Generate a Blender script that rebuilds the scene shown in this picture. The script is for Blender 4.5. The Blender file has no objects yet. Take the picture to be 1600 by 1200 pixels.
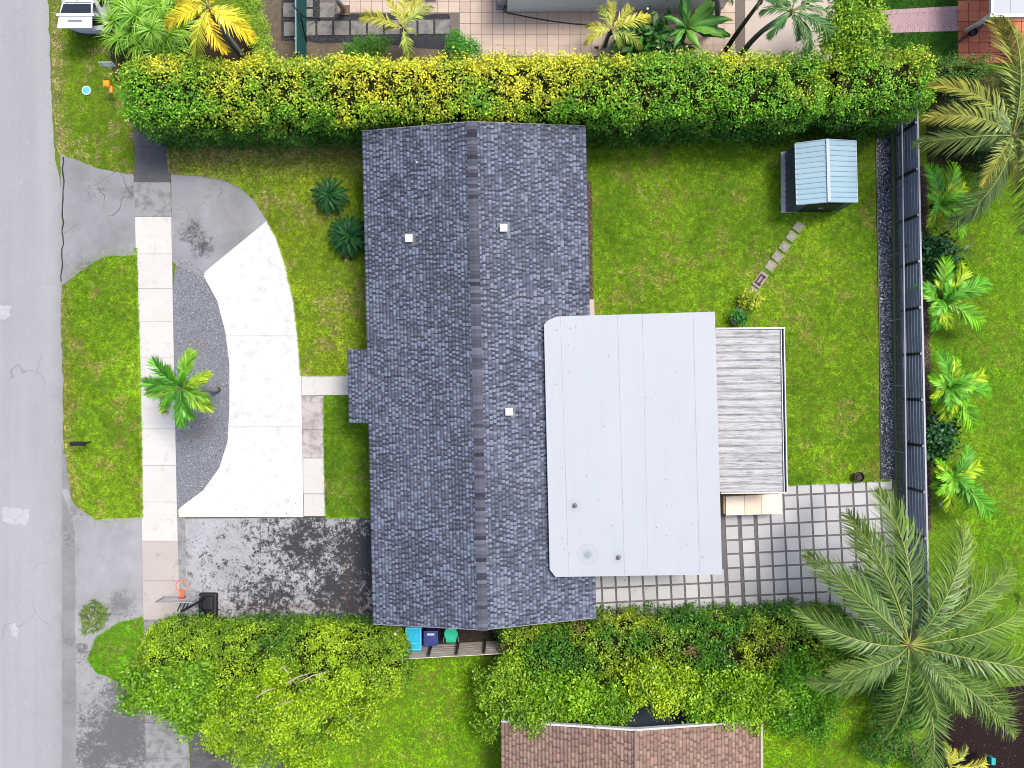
import bpy, math, random
import numpy as np
from mathutils import Vector, Matrix, Quaternion
R = math.radians
rng = np.random.default_rng(7)
random.seed(7)
C = bpy.context.scene.collection
scn = bpy.context.scene

# ------------------------------------------------------------------ camera, sky, sun, exposure
H, S = 36.0, 0.028                     # drone height, metres per photo pixel on the ground
cam = bpy.data.cameras.new('camera'); camo = bpy.data.objects.new('camera', cam); C.objects.link(camo)
camo.location = (0, 0, H); cam.sensor_width = 36; cam.lens = 36 * H / (1600 * S)
cam.clip_start = .5; cam.clip_end = 600
scn.camera = camo
SUN_EL, SUN_AZ = 65, 50
w = bpy.data.worlds.new('World'); scn.world = w; w.use_nodes = True
nt = w.node_tree; bg = nt.nodes['Background']
sky = nt.nodes.new('ShaderNodeTexSky'); sky.sky_type = 'NISHITA'; sky.sun_disc = False
sky.sun_elevation = R(SUN_EL); sky.sun_rotation = R(SUN_AZ); sky.dust_density = 3.5; sky.air_density = 1.0; sky.ozone_density = 0.6
nt.links.new(sky.outputs[0], bg.inputs[0]); bg.inputs[1].default_value = 0.145
sl = bpy.data.lights.new('sun', 'SUN'); so = bpy.data.objects.new('sun', sl); C.objects.link(so)
sl.energy = 2.1; sl.angle = R(16); sl.color = (1, .95, .87)
d = Vector((math.sin(R(SUN_AZ)) * math.cos(R(SUN_EL)), math.cos(R(SUN_AZ)) * math.cos(R(SUN_EL)), math.sin(R(SUN_EL))))
so.rotation_euler = d.to_track_quat('Z', 'Y').to_euler(); so.location = d * 60
scn.view_settings.view_transform = 'Standard'; scn.view_settings.look = 'None'
scn.view_settings.gamma = 1; scn.view_settings.use_curve_mapping = False
scn.view_settings.exposure = 1.05
scn.cycles.filter_width = 1.0; scn.cycles.max_bounces = 5; scn.cycles.transparent_max_bounces = 6

# ------------------------------------------------------------------ helpers
def W(px, py, z=0.0):
    f = S * (H - z) / H
    return ((px - 800) * f, (600 - py) * f, z)
org = {}
def tag(o, label=None, cat=None, group=None, kind=None):
    if label: o['label'] = label
    if cat: o['category'] = cat
    if group: o['group'] = group
    if kind: o['kind'] = kind
    return o
def thing(name, label, cat, loc=(0, 0, 0), group=None, rz=0):
    o = bpy.data.objects.new(name, None); C.objects.link(o); o.empty_display_size = .2
    o.location = loc; o.rotation_euler = (0, 0, rz); org[o.name] = Vector(loc)
    return tag(o, label, cat, group)
def link(name, me, parent=None, loc=None, world=True):
    """world: mesh vertices are world coordinates -> shift back by the parent's origin"""
    o = bpy.data.objects.new(name, me); C.objects.link(o)
    base = Vector((0, 0, 0))
    if parent is not None:
        o.parent = parent
        base = org.get(parent.name, Vector((0, 0, 0)))
    if world:
        p = Vector(loc) if loc is not None else Vector((0, 0, 0))
        o.location = p - base; org[o.name] = p
    else:
        o.location = loc or (0, 0, 0); org[o.name] = base + Vector(o.location)
    return o
def np_mesh(name, v, f, mat, col=None, smooth=False):
    """v (n,3); f (m,k) array of equal-size faces; col (n,3)"""
    v = np.asarray(v, np.float32); f = np.asarray(f, np.int32)
    me = bpy.data.meshes.new(name); k = f.shape[1]
    me.vertices.add(len(v)); me.vertices.foreach_set('co', v.ravel())
    me.loops.add(f.size); me.loops.foreach_set('vertex_index', f.ravel())
    me.polygons.add(len(f)); me.polygons.foreach_set('loop_start', np.arange(0, f.size, k, dtype=np.int32))
    me.update(calc_edges=True)
    if col is not None:
        a = me.color_attributes.new('Col', 'FLOAT_COLOR', 'POINT')
        c = np.ones((len(v), 4), np.float32); c[:, :3] = col
        a.data.foreach_set('color', c.ravel())
    if mat: me.materials.append(mat)
    if False: pass
    if smooth: me.polygons.foreach_set('use_smooth', np.ones(len(f), bool))
    me.validate(); return me
class MB:
    def __init__(s): s.v = []; s.f = []; s.c = []; s.cc = None
    def add(s, vs, fs):
        b = len(s.v); s.v += [tuple(p) for p in vs]; s.f += [tuple(i + b for i in q) for q in fs]
        if s.cc is not None: s.c += [s.cc] * len(vs)
        return s
    def box(s, c, d, rz=0, M=None, taper=1.0):
        x, y, z = d[0] / 2, d[1] / 2, d[2] / 2; t = taper
        vs = [(-x, -y, -z), (x, -y, -z), (x, y, -z), (-x, y, -z), (-x * t, -y * t, z), (x * t, -y * t, z), (x * t, y * t, z), (-x * t, y * t, z)]
        mt = Matrix.Translation(c) @ (M if M is not None else Matrix.Rotation(rz, 4, 'Z'))
        return s.add([mt @ Vector(p) for p in vs], [(3, 2, 1, 0), (4, 5, 6, 7), (0, 1, 5, 4), (1, 2, 6, 5), (2, 3, 7, 6), (3, 0, 4, 7)])
    def prism(s, poly, z0, z1):
        n = len(poly)
        a = sum(poly[i][0] * poly[(i + 1) % n][1] - poly[(i + 1) % n][0] * poly[i][1] for i in range(n))
        if a < 0: poly = poly[::-1]
        vs = [(p[0], p[1], z0) for p in poly] + [(p[0], p[1], z1) for p in poly]
        fs = [tuple(range(n, 2 * n))] + [(i, (i + 1) % n, n + (i + 1) % n, n + i) for i in range(n)]
        return s.add(vs, fs)
    def tube(s, path, r, n=8, cap=True):
        rs = r if isinstance(r, (list, tuple)) else [r] * len(path)
        path = [Vector(p) for p in path]; vs = []; fs = []
        for i, p in enumerate(path):
            t = (path[min(i + 1, len(path) - 1)] - path[max(i - 1, 0)]).normalized()
            u = t.orthogonal().normalized() if i == 0 else (u - t * u.dot(t)).normalized()
            q = t.cross(u)
            for k in range(n):
                a = 2 * math.pi * k / n
                vs.append(p + (u * math.cos(a) + q * math.sin(a)) * rs[i])
        for i in range(len(path) - 1):
            for k in range(n):
                k2 = (k + 1) % n; fs.append((i * n + k, i * n + k2, (i + 1) * n + k2, (i + 1) * n + k))
        if cap: fs += [tuple(range(n))[::-1], tuple(range((len(path) - 1) * n, len(path) * n))]
        return s.add(vs, fs)
    def lathe(s, c, prof, n=16):
        vs = []; fs = []
        for (r, z) in prof:
            for k in range(n):
                a = 2 * math.pi * k / n; vs.append((c[0] + r * math.cos(a), c[1] + r * math.sin(a), c[2] + z))
        for i in range(len(prof) - 1):
            for k in range(n):
                k2 = (k + 1) % n; fs.append((i * n + k, i * n + k2, (i + 1) * n + k2, (i + 1) * n + k))
        fs += [tuple(range(n))[::-1], tuple(range((len(prof) - 1) * n, len(prof) * n))]
        return s.add(vs, fs)
    def mesh(s, name, mat, smooth=False):
        me = bpy.data.meshes.new(name); me.from_pydata([tuple(p) for p in s.v], [], s.f); me.update()
        if s.c:
            a = me.color_attributes.new('Col', 'FLOAT_COLOR', 'POINT')
            a.data.foreach_set('color', np.array([tuple(c) + (1,) for c in s.c], np.float32).ravel())
        me.materials.append(mat)
        if smooth: me.polygons.foreach_set('use_smooth', np.ones(len(me.polygons), bool))
        return me
    def obj(s, name, mat, parent=None, origin=None, smooth=False, bevel=0, seg=2):
        o_ = Vector(origin) if origin is not None else (org.get(parent.name, Vector((0, 0, 0))) if parent is not None else Vector((0, 0, 0)))
        s.v = [Vector(p) - o_ for p in s.v]
        o = link(name, s.mesh(name, mat, smooth), parent, loc=o_)
        if bevel:
            m = o.modifiers.new('bevel', 'BEVEL'); m.width = bevel; m.segments = seg; m.limit_method = 'ANGLE'; m.angle_limit = R(40)
        return o
def PW(pts, z=0.0): return [W(p[0], p[1], z)[:2] for p in pts]
def sheet(name, pts, z, mat, parent=None, z0=-.04, label=None, cat=None, smooth_n=0):
    p = PW(pts)
    m = MB().prism(p, z0, z); o = m.obj(name, mat, parent)
    if parent is None: o['kind'] = 'structure'
    return o
def chaikin(pts, n=2, closed=True):
    for _ in range(n):
        q = []
        m = len(pts)
        for i in range(m if closed else m - 1):
            a, b = pts[i], pts[(i + 1) % m]
            q += [(a[0] * .75 + b[0] * .25, a[1] * .75 + b[1] * .25), (a[0] * .25 + b[0] * .75, a[1] * .25 + b[1] * .75)]
        pts = q
    return pts
def rough_line(pts, amp=2.0, step=7, seed=0):
    """subdivide a pixel polyline and jitter it: broken asphalt and grass edges"""
    r = random.Random(seed); q = []
    for a, b in zip(pts[:-1], pts[1:]):
        L = math.hypot(b[0] - a[0], b[1] - a[1]); n = max(1, int(L / step))
        for i in range(n):
            t = i / n; q.append((a[0] + (b[0] - a[0]) * t + r.uniform(-amp, amp), a[1] + (b[1] - a[1]) * t + r.uniform(-amp, amp)))
    return q + [pts[-1]]
def hash3(ix, iy, iz, seed):
    n = (ix * 374761393 + iy * 668265263 + iz * 2147483647 + seed * 1274126177) & 0xffffffff
    n = ((n ^ (n >> 13)) * 1274126177) & 0xffffffff
    return ((n ^ (n >> 16)) & 0xffff) / 65535.0
def vnoise(p, scale, seed=0):
    p = np.asarray(p, np.float64) * scale + 1000.0
    i = np.floor(p).astype(np.int64); f = p - i; f = f * f * (3 - 2 * f); out = 0
    for dx in (0, 1):
        for dy in (0, 1):
            for dz in (0, 1):
                wgt = (f[:, 0] if dx else 1 - f[:, 0]) * (f[:, 1] if dy else 1 - f[:, 1]) * (f[:, 2] if dz else 1 - f[:, 2])
                out = out + wgt * hash3(i[:, 0] + dx, i[:, 1] + dy, i[:, 2] + dz, seed)
    return out
def fbm(p, scale, seed=0):
    return (vnoise(p, scale, seed) * .55 + vnoise(p, scale * 2.1, seed + 1) * .28 + vnoise(p, scale * 4.3, seed + 2) * .17)
def lerp(a, b, t): return np.asarray(a)[None, :] * (1 - t[:, None]) + np.asarray(b)[None, :] * t[:, None]

# ------------------------------------------------------------------ materials
ALB = .55                               # overall reflectance of built surfaces
class Mat:
    def __init__(s, name, rough=.8, spec=.3, metal=0, k=None):
        s.k = ALB if k is None else k
        s.m = bpy.data.materials.new(name); s.m.use_nodes = True; s.nt = s.m.node_tree
        s.b = s.nt.nodes['Principled BSDF']; s.b.inputs['Roughness'].default_value = rough
        s.b.inputs['Specular IOR Level'].default_value = spec; s.b.inputs['Metallic'].default_value = metal
    def n(s, t, **kw):
        n = s.nt.nodes.new(t)
        for k, v in kw.items(): setattr(n, k, v)
        return n
    def set(s, sock, v):
        if isinstance(v, bpy.types.NodeSocket): s.nt.links.new(v, sock)
        elif v is not None:
            if sock.type == 'RGBA' and len(v) == 3: v = (*v, 1)
            sock.default_value = v
    def pos(s): return s.n('ShaderNodeNewGeometry').outputs['Position']
    def scaled(s, sc, rz=0, vec=None):
        n = s.n('ShaderNodeMapping'); n.inputs['Scale'].default_value = sc; n.inputs['Rotation'].default_value = (0, 0, rz)
        s.set(n.inputs['Vector'], vec or s.pos()); return n.outputs[0]
    def noise(s, scale, detail=4, rough=.55, vec=None, dist=0):
        n = s.n('ShaderNodeTexNoise'); n.inputs['Scale'].default_value = scale; n.inputs['Detail'].default_value = detail
        n.inputs['Roughness'].default_value = rough; n.inputs['Distortion'].default_value = dist
        s.set(n.inputs['Vector'], vec or s.pos()); return n.outputs['Fac']
    def vor(s, scale, feature='DISTANCE_TO_EDGE', vec=None):
        n = s.n('ShaderNodeTexVoronoi', feature=feature); n.inputs['Scale'].default_value = scale
        s.set(n.inputs['Vector'], vec or s.pos()); return n.outputs['Distance' if feature != 'F1C' else 'Color']
    def ramp(s, fac, stops):
        n = s.n('ShaderNodeValToRGB'); e = n.color_ramp.elements
        while len(e) < len(stops): e.new(.5)
        for el, (p, c) in zip(e, stops):
            el.position = p; el.color = (*c, 1) if not isinstance(c, (int, float)) else (c, c, c, 1)
        s.set(n.inputs[0], fac); return n.outputs[0]
    def math(s, op, a, b=None, clamp=False):
        n = s.n('ShaderNodeMath', operation=op); n.use_clamp = clamp; s.set(n.inputs[0], a)
        if b is not None: s.set(n.inputs[1], b)
        return n.outputs[0]
    def mix(s, fac, a, b, blend='MIX'):
        n = s.n('ShaderNodeMix', data_type='RGBA', blend_type=blend)
        s.set(n.inputs[0], fac); s.set(n.inputs[6], a); s.set(n.inputs[7], b); return n.outputs[2]
    def attr(s, name='Col'): return s.n('ShaderNodeAttribute', attribute_name=name).outputs['Color']
    def rand(s): return s.n('ShaderNodeObjectInfo').outputs['Random']
    def xyz(s, ax): 
        n = s.n('ShaderNodeSeparateXYZ'); s.set(n.inputs[0], s.pos()); return n.outputs[ax]
    def grad(s, ax, a, b):
        n = s.n('ShaderNodeMapRange'); s.set(n.inputs[0], s.xyz(ax)); n.inputs[1].default_value = a; n.inputs[2].default_value = b
        return n.outputs[0]
    def spot(s, px, py, r, soft=.5, z=0):
        """mask of a blotch at a real place (1 inside)"""
        x, y, _ = W(px, py, z)
        n = s.n('ShaderNodeVectorMath', operation='DISTANCE'); s.set(n.inputs[0], s.pos()); n.inputs[1].default_value = (x, y, z)
        k = s.n('ShaderNodeMapRange'); s.set(k.inputs[0], n.outputs['Value']); k.inputs[1].default_value = r; k.inputs[2].default_value = r * (1 - soft)
        return k.outputs[0]
    def cracks(s, scale, width, warp=.25):
        nz = s.n('ShaderNodeTexNoise'); nz.inputs['Scale'].default_value = scale * 1.7; s.set(nz.inputs['Vector'], s.pos())
        va = s.n('ShaderNodeVectorMath', operation='SCALE'); s.set(va.inputs[0], nz.outputs['Color']); va.inputs['Scale'].default_value = warp / scale * 2
        vb = s.n('ShaderNodeVectorMath', operation='ADD'); s.set(vb.inputs[0], s.pos()); s.set(vb.inputs[1], va.outputs[0])
        dd = s.vor(scale, vec=vb.outputs[0])
        return s.ramp(dd, [(0, 1), (width, 0)])
    def base(s, c):
        if s.k != 1:
            if isinstance(c, bpy.types.NodeSocket): c = s.mix(1.0, c, (s.k,) * 3, 'MULTIPLY')
            else: c = tuple(x * s.k for x in c)
        s.set(s.b.inputs['Base Color'], c); return s
    def rough(s, c): s.set(s.b.inputs['Roughness'], c); return s
    def bump(s, h, strength=.5, dist=.02):
        n = s.n('ShaderNodeBump'); n.inputs['Strength'].default_value = strength; n.inputs['Distance'].default_value = dist
        s.set(n.inputs['Height'], h); s.nt.links.new(n.outputs[0], s.b.inputs['Normal']); return s
    def translucent(s, c, f=.3):
        t = s.n('ShaderNodeBsdfTranslucent'); s.set(t.inputs[0], c)
        mx = s.n('ShaderNodeMixShader'); mx.inputs[0].default_value = f
        s.nt.links.new(s.b.outputs[0], mx.inputs[1]); s.nt.links.new(t.outputs[0], mx.inputs[2])
        s.nt.links.new(mx.outputs[0], s.nt.nodes['Material Output'].inputs[0]); return s

def plain(name, c, rough=.6, spec=.3, metal=0, var=.12, scale=6, k=None):
    m = Mat(name, rough, spec, metal, k); nz = m.noise(scale, 5)
    m.base(m.mix(nz, tuple(x * (1 - var * 1.6) for x in c), tuple(min(1, x * (1 + var)) for x in c))); return m.m
def leafmat(name, f=.3, rough=.5, spec=.25):
    m = Mat(name, rough, spec, 0, 1); a = m.attr(); m.base(a); m.translucent(a, f); return m.m

# asphalt of the road
m = Mat('road_asphalt', .9, .2)
big = m.noise(.35, 4); streak = m.noise(1.0, 4, vec=m.scaled((.9, .06, 1))); fine = m.noise(28, 3); 
trk = m.noise(.55, 3, vec=m.scaled((1.6, .02, 1)))
c = m.mix(big, (.32, .325, .34), (.43, .435, .45)); c = m.mix(m.math('MULTIPLY', m.ramp(trk, [(.35, 0), (.65, 1)]), .55), c, (.47, .475, .485))
c = m.mix(m.math('MULTIPLY', m.ramp(m.noise(6, 6, .75, vec=m.scaled((.35, 2.2, 1))), [(.5, 0), (.75, 1)]), .3), c, (.28, .285, .3))
c = m.mix(m.math('MULTIPLY', m.math('MULTIPLY', m.cracks(.3, .006), m.ramp(m.noise(.35, 3), [(.5, 0), (.6, 1)])), .55), c, (.12, .12, .12)); c = m.mix(m.math('MULTIPLY', m.ramp(streak, [(.4, 0), (.7, 1)]), .5), c, (.5, .5, .51))
c = m.mix(m.math('MULTIPLY', m.ramp(fine, [(.3, 1), (.6, 0)]), .35), c, (.22, .22, .23))
edge = m.math('MULTIPLY', m.ramp(m.math('ADD', m.grad(0, -20.6, -19.3), m.math('MULTIPLY', m.noise(1.3, 5), .5)), [(.55, 0), (1.25, 1)]), .45)
c = m.mix(edge, c, (.2, .2, .21))
c = m.mix(m.math('MULTIPLY', m.ramp(m.noise(2.2, 3), [(.68, 0), (.76, 1)]), .35), c, (.6, .6, .61))
m.base(c); m.bump(fine, .4, .01); ROAD = m.m
# aprons and old drive asphalt
def asphalt(name, light, dark, crack=.6, spots=(), dirt=.5, sc=1.0, amp=2.3):
    m = Mat(name, .9, .2)
    nz = m.noise(.7 * sc, 6, .62); nz2 = m.math('ADD', m.math('MULTIPLY', m.noise(2.2, 7, .75), .5), m.math('MULTIPLY', m.noise(9, 6, .75), .5)); fine = m.noise(35, 3)
    c = m.mix(m.ramp(nz, [(.35, 0), (.68, 1)]), light, tuple(x * .72 for x in light))
    c = m.mix(m.math('MULTIPLY', m.ramp(fine, [(.35, 1), (.6, 0)]), .3), c, dark)
    tot = None
    for (px, py, r, k) in spots:
        q = m.math('MULTIPLY', m.spot(px, py, r, .9), k); tot = q if tot is None else m.math('MAXIMUM', tot, q)
    if tot is not None:
        fac = m.ramp(m.math('ADD', tot, m.math('MULTIPLY', m.math('SUBTRACT', nz2, .5), amp)), [(.36, 0), (.72, 1)])
        c = m.mix(m.math('MULTIPLY', fac, .95), c, dark)
    if crack: c = m.mix(m.math('MULTIPLY', m.math('MULTIPLY', m.cracks(.42, .009), m.ramp(m.noise(.5, 3), [(.45, 0), (.6, 1)])), crack), c, (.06, .06, .065))
    m.base(c); m.bump(fine, .4, .01); return m.m
APRON1 = asphalt('apron_asphalt', (.37, .37, .385), (.16, .16, .17), .75, [(150, 300, 1.5, .45), (205, 300, 1.2, .55), (130, 420, 1.6, .5)])
APRON2 = asphalt('pale_apron_asphalt', (.44, .44, .455), (.2, .2, .205), .35, [(190, 945, 1.3, .75), (120, 800, 1.2, .6), (112, 860, 1.1, .55)])
APRON3 = asphalt('stained_apron_asphalt', (.46, .46, .47), (.14, .14, .145), .3, [(190, 1150, 3.4, .95), (205, 1080, 2.6, .85), (150, 1180, 3.0, .8), (130, 1010, 1.6, .6)], amp=3.2)
DRIVE1 = asphalt('old_drive_asphalt', (.4, .4, .42), (.09, .09, .1), .4, [(300, 365, 1.5, .62), (318, 385, 1.0, .75), (335, 300, 1.8, .35)])
DRIVE2 = asphalt('mouldy_drive_asphalt', (.54, .54, .56), (.035, .035, .042), .7, [(480, 850, 4.2, .78), (575, 870, 3.4, 1.05), (420, 940, 3.6, .72), (540, 930, 3.6, .9), (350, 960, 3.5, .45), (330, 880, 3.5, .32)], amp=4.6)
DARKDRIVE = asphalt('dark_asphalt', (.17, .17, .175), (.07, .07, .075), .2, [(340, 1180, 3, .6)])
# concretes
def concrete(name, a, b, stain=(.2, .2, .2), amt=.3, rnd=.15, lo=.55):
    m = Mat(name, .85, .25); r = m.rand()
    c = m.mix(m.noise(.9, 5, .6), a, b)
    c = m.mix(m.math('MULTIPLY', m.ramp(m.noise(2.6, 7, .7), [(lo, 0), (lo + .17, 1)]), amt), c, stain)
    c = m.mix(m.math('MULTIPLY', r, rnd), c, tuple(x * .7 for x in b))
    st = m.noise(2, 4, vec=m.scaled((.3, 4.0, 1)))
    c = m.mix(m.math('MULTIPLY', m.ramp(st, [(.5, 0), (.75, 1)]), .1), c, stain)
    m.base(c); m.bump(m.noise(40, 3), .25, .006); return m.m
WALK = concrete('pale_concrete', (.77, .745, .71), (.65, .63, .6), (.42, .36, .33), .45, .16)
WALKGREY = concrete('grey_concrete', (.42, .41, .41), (.3, .3, .3), (.12, .12, .12), .6, lo=.45)
WALKDARK = concrete('blackened_concrete', (.16, .16, .17), (.08, .08, .09), (.3, .3, .3), .4)
WALKTAN = concrete('tan_concrete', (.6, .54, .49), (.48, .44, .41), (.26, .23, .21), .55)
DRIVEW = concrete('white_concrete', (.8, .8, .8), (.7, .7, .705), (.46, .45, .46), .45, .05, .5)
WALKSTAIN = concrete('patchy_concrete', (.66, .6, .57), (.55, .5, .48), (.3, .27, .27), .8, .1, .44)
PAVER = concrete('paver_concrete', (.68, .68, .69), (.6, .6, .615), (.4, .38, .36), .25, .5)
STEP = concrete('step_stone', (.5, .43, .4), (.36, .31, .3), (.2, .17, .17), .5, .3)
OLDPAVER = concrete('weathered_paver', (.42, .4, .37), (.22, .21, .2), (.1, .1, .1), .75, .55, .46)
TILE = concrete('beige_tile', (.74, .58, .47), (.64, .5, .41), (.32, .26, .22), .4, .35)
BEIGECON = concrete('beige_concrete', (.66, .56, .49), (.6, .52, .46), (.45, .38, .33), .3)
GROUT = plain('grout', (.2, .17, .15), .95)
m = Mat('terracotta', .7, .3, 0, .8); r = m.rand(); c = m.mix(r, (.36, .07, .035), (.68, .2, .1)); c = m.mix(m.noise(3, 5), c, (.42, .12, .07)); m.base(c); TERRA = m.m
m = Mat('pink_brick', .85); m.base(m.mix(m.noise(1.2, 4), m.attr(), (.5, .34, .36))); PINK = m.m
# soil below grass
m = Mat('lawn_soil', 1, .05, 0, 1)
c = m.mix(m.ramp(m.noise(.5, 5), [(.35, 0), (.65, 1)]), (.07, .14, .008), (.12, .17, .014)); c = m.mix(m.ramp(m.noise(4, 6, .7), [(.5, 0), (.72, 1)]), c, (.14, .11, .05))
c = m.mix(m.ramp(m.noise(25, 4), [(.4, 0), (.7, 1)]), c, (.035, .06, .008)); m.base(c); SOIL = m.m
m = Mat('turf_soil', 1, .05, 0, 1); c = m.mix(m.noise(3, 5), (.018, .06, .008), (.03, .085, .012)); m.base(c); TURF = m.m
DIRT = plain('bare_dirt', (.2, .16, .12), 1, .05, var=.35, scale=5)
MULCH = plain('dark_mulch', (.035, .02, .02), 1, .05, var=.5, scale=25)
BEDSOIL = plain('bed_soil', (.07, .06, .05), 1, .05, var=.5, scale=12)
GRAVEL_UNDER = plain('gravel_dust', (.27, .28, .31), 1, .1, var=.4, scale=18)
BLACK_UNDER = plain('black_dust', (.06, .062, .07), 1, .1, var=.4, scale=18)
m = Mat('stones', .8, .3); m.base(m.attr()); STONES = m.m
m = Mat('shingle_grit', .95, .15); a = m.attr(); g = m.noise(60, 3)
c = m.mix(m.math('MULTIPLY', m.noise(.45, 5), .3), a, (.3, .32, .37)); c = m.mix(m.math('MULTIPLY', g, .25), c, (.05, .05, .06)); m.base(c); m.bump(g, .5, .006); SHINGLE = m.m
m = Mat('cap_grit', .95, .15); r = m.rand(); g = m.noise(60, 3)
c = m.ramp(r, [(0, (.035, .036, .05)), (.2, (.085, .088, .118)), (.7, (.125, .13, .172)), (1, (.18, .188, .24))]); c = m.mix(m.math('MULTIPLY', g, .25), c, (.05, .05, .06)); m.base(c); CAP = m.m
# white coated flat roof
m = Mat('white_roof_coating', .6, .3)
c = m.mix(m.noise(.4, 4), (.475, .5, .535), (.52, .545, .585)); st = m.noise(1.5, 5, vec=m.scaled((3, .25, 1)))
c = m.mix(m.math('MULTIPLY', m.ramp(st, [(.5, 0), (.75, 1)]), .16), c, (.36, .39, .45))
c = m.mix(m.math('MULTIPLY', m.ramp(m.noise(9, 6, .7), [(.7, 0), (.78, 1)]), .5), c, (.35, .37, .42))
c = m.mix(m.math('MULTIPLY', m.ramp(m.spot(918, 866, .42, .6, 3.49), [(.02, 0), (.08, .8), (.2, .25), (.6, .15), (1, .8)]), .55), c, (.26, .34, .37))
for q_ in ((898, 790), (966, 871)): c = m.mix(m.math('MULTIPLY', m.math('MULTIPLY', m.spot(*q_, .36, .9, 3.48), m.noise(6, 4)), .7), c, (.3, .32, .36))
c = m.mix(m.math('MULTIPLY', m.ramp(m.noise(.7, 5, .6), [(.5, 0), (.7, 1)]), .3), c, (.43, .49, .54))
m.base(c); m.bump(m.noise(3, 5), .15, .02); WROOF = m.m
m = Mat('seam_coating', .6); m.base(m.mix(m.noise(1.2, 5), (.38, .39, .45), (.66, .68, .74))); SEAM = m.m
# weathered white metal
m = Mat('weathered_white_metal', .65, .35)
st = m.noise(1.6, 7, .7, vec=m.scaled((.35, 7.0, 1))); st2 = m.noise(2.2, 5, .6, vec=m.scaled((1.2, 16, 1)))
c = m.mix(m.ramp(st, [(.46, 0), (.64, 1)]), (.56, .56, .575), (.25, .25, .26)); c = m.mix(m.math('MULTIPLY', m.ramp(st2, [(.53, 0), (.62, 1)]), .8), c, (.16, .155, .16))
c = m.mix(m.ramp(m.noise(1.1, 4), [(.45, 0), (.7, .5)]), c, (.62, .62, .63)); m.base(c); WMETAL = m.m
m = Mat('pale_blue_metal', .55, .25, 0); m.base(m.mix(m.math('ADD', m.math('MULTIPLY', m.noise(.8, 3), .6), m.math('MULTIPLY', m.rand(), .4)), (.28, .46, .56), (.38, .54, .63))); SHEDROOF = m.m
SHEDWALL = plain('navy_metal', (.06, .075, .13), .45, .5, .3, k=1)
SLAT = plain('slate_grey_boards', (.3, .33, .44), .6, .35, var=.3, scale=3)
BLACKM = plain('black_metal', (.012, .012, .015), .45, .4)
BLACKP = plain('black_plastic', (.015, .015, .018), .5, .4, var=.4)
GALV = plain('galvanised', (.42, .43, .46), .5, .5, .3)
WHITEM = plain('white_metal', (.75, .75, .76), .4, .4)
WHITEP = plain('white_paint', (.8, .8, .8), .3, .5, var=.03)
CARPAINT = plain('white_car_paint', (.76, .79, .84), .22, .55, var=.03)
GLASSD = plain('dark_glass', (.012, .015, .02), .06, .7)
INTERIOR = plain('dark_trim', (.012, .013, .018), .7, .2)
TYRE = plain('rubber', (.02, .02, .02), .85, .2)
REDL = plain('red_lens', (.35, .01, .01), .2, .5)
STUCCO = plain('white_stucco', (.7, .71, .73), .9, .2, var=.05)
m = Mat('dirty_stucco', .9, .2, 0, 1); z_ = m.grad(2, 1.1, 0)
c = m.mix(m.math('MULTIPLY', m.ramp(m.math('ADD', z_, m.math('MULTIPLY', m.noise(1.5, 6, .7), .9)), [(1.0, 0), (1.5, 1)]), .8), (.8, .82, .88), (.12, .11, .1)); m.base(c); DIRTYST = m.m
BLUEST = plain('blue_grey_stucco', (.17, .22, .3), .9, .2)
m = Mat('weathered_wood', .9, .15); st = m.noise(2.5, 6, .65, vec=m.scaled((.6, 8, 8))); c = m.mix(m.ramp(st, [(.35, 0), (.65, 1)]), (.62, .56, .51), (.3, .26, .23)); c = m.mix(m.math('MULTIPLY', m.rand(), .4), c, (.5, .46, .43)); m.base(c); m.k = 1; m.base(c); WOOD = m.m
DARKWOOD = plain('dark_wood', (.06, .045, .035), .9)
m = Mat('beige_panel', .7, .3, 0, .72); r = m.rand(); c = m.mix(r, (.64, .52, .4), (.76, .66, .56)); c = m.mix(m.math('MULTIPLY', m.noise(2, 5), .35), c, (.78, .66, .54)); m.base(c); BEIGE = m.m
TAN = plain('tan_panel', (.42, .29, .15), .7)
CYAN = plain('cyan_plastic', (.01, .36, .55), .4, .4, var=.15, k=.8)
NAVY = plain('navy_plastic', (.02, .035, .17), .4, .4, var=.25, k=.8)
GREENP = plain('green_plastic', (.01, .4, .23), .4, .4, var=.15, k=.8)
ORANGE = plain('orange_plastic', (.85, .28, .01), .5, .4, k=.8)
RIMRED = plain('orange_rim', (.75, .12, .04), .45, .4, k=.8)
REDP = plain('red_print', (.5, .03, .04), .5, k=.8)
BLUEP = plain('blue_cover', (.08, .45, .65), .5, k=.8)
TEAL = plain('teal_plastic', (.02, .5, .5), .5)
NETW = plain('white_cord', (.75, .75, .75), .8)
m = Mat('acrylic', .15, .5); m.base((.5, .55, .55)); 
t = m.n('ShaderNodeBsdfTransparent'); mx = m.n('ShaderNodeMixShader'); mx.inputs[0].default_value = .45
m.nt.links.new(m.b.outputs[0], mx.inputs[2]); m.nt.links.new(t.outputs[0], mx.inputs[1]); m.nt.links.new(mx.outputs[0], m.nt.nodes['Material Output'].inputs[0]); ACRYL = m.m
m = Mat('green_screen_cloth', .8, .2); m.base(m.mix(m.noise(3, 5), (.01, .09, .085), (.03, .16, .15))); SCREEN = m.m
BARK = plain('bark', (.16, .13, .1), .95, .1, var=.35, scale=9)
PALEBARK = plain('pale_bark', (.36, .35, .33), .95, .1, var=.3, scale=7)
TWIG = plain('twig', (.3, .24, .18), .95, .1, var=.3)
CORE = plain('shade_twigs', (.03, .035, .012), 1, .02, var=.5, scale=6)  # solid hedge core: bark tone darkened to put shade in leaf gaps
LEAF = leafmat('leaf', .16, .42, .3); BLADE = leafmat('grass_blade', .3, .8, .04); FROND = leafmat('palm_leaf', .18, .42, .35); DRY = leafmat('dry_leaf', .1, .8, .1)
TERRAPOT = plain('clay_pot', (.12, .07, .05), .7)
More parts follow.
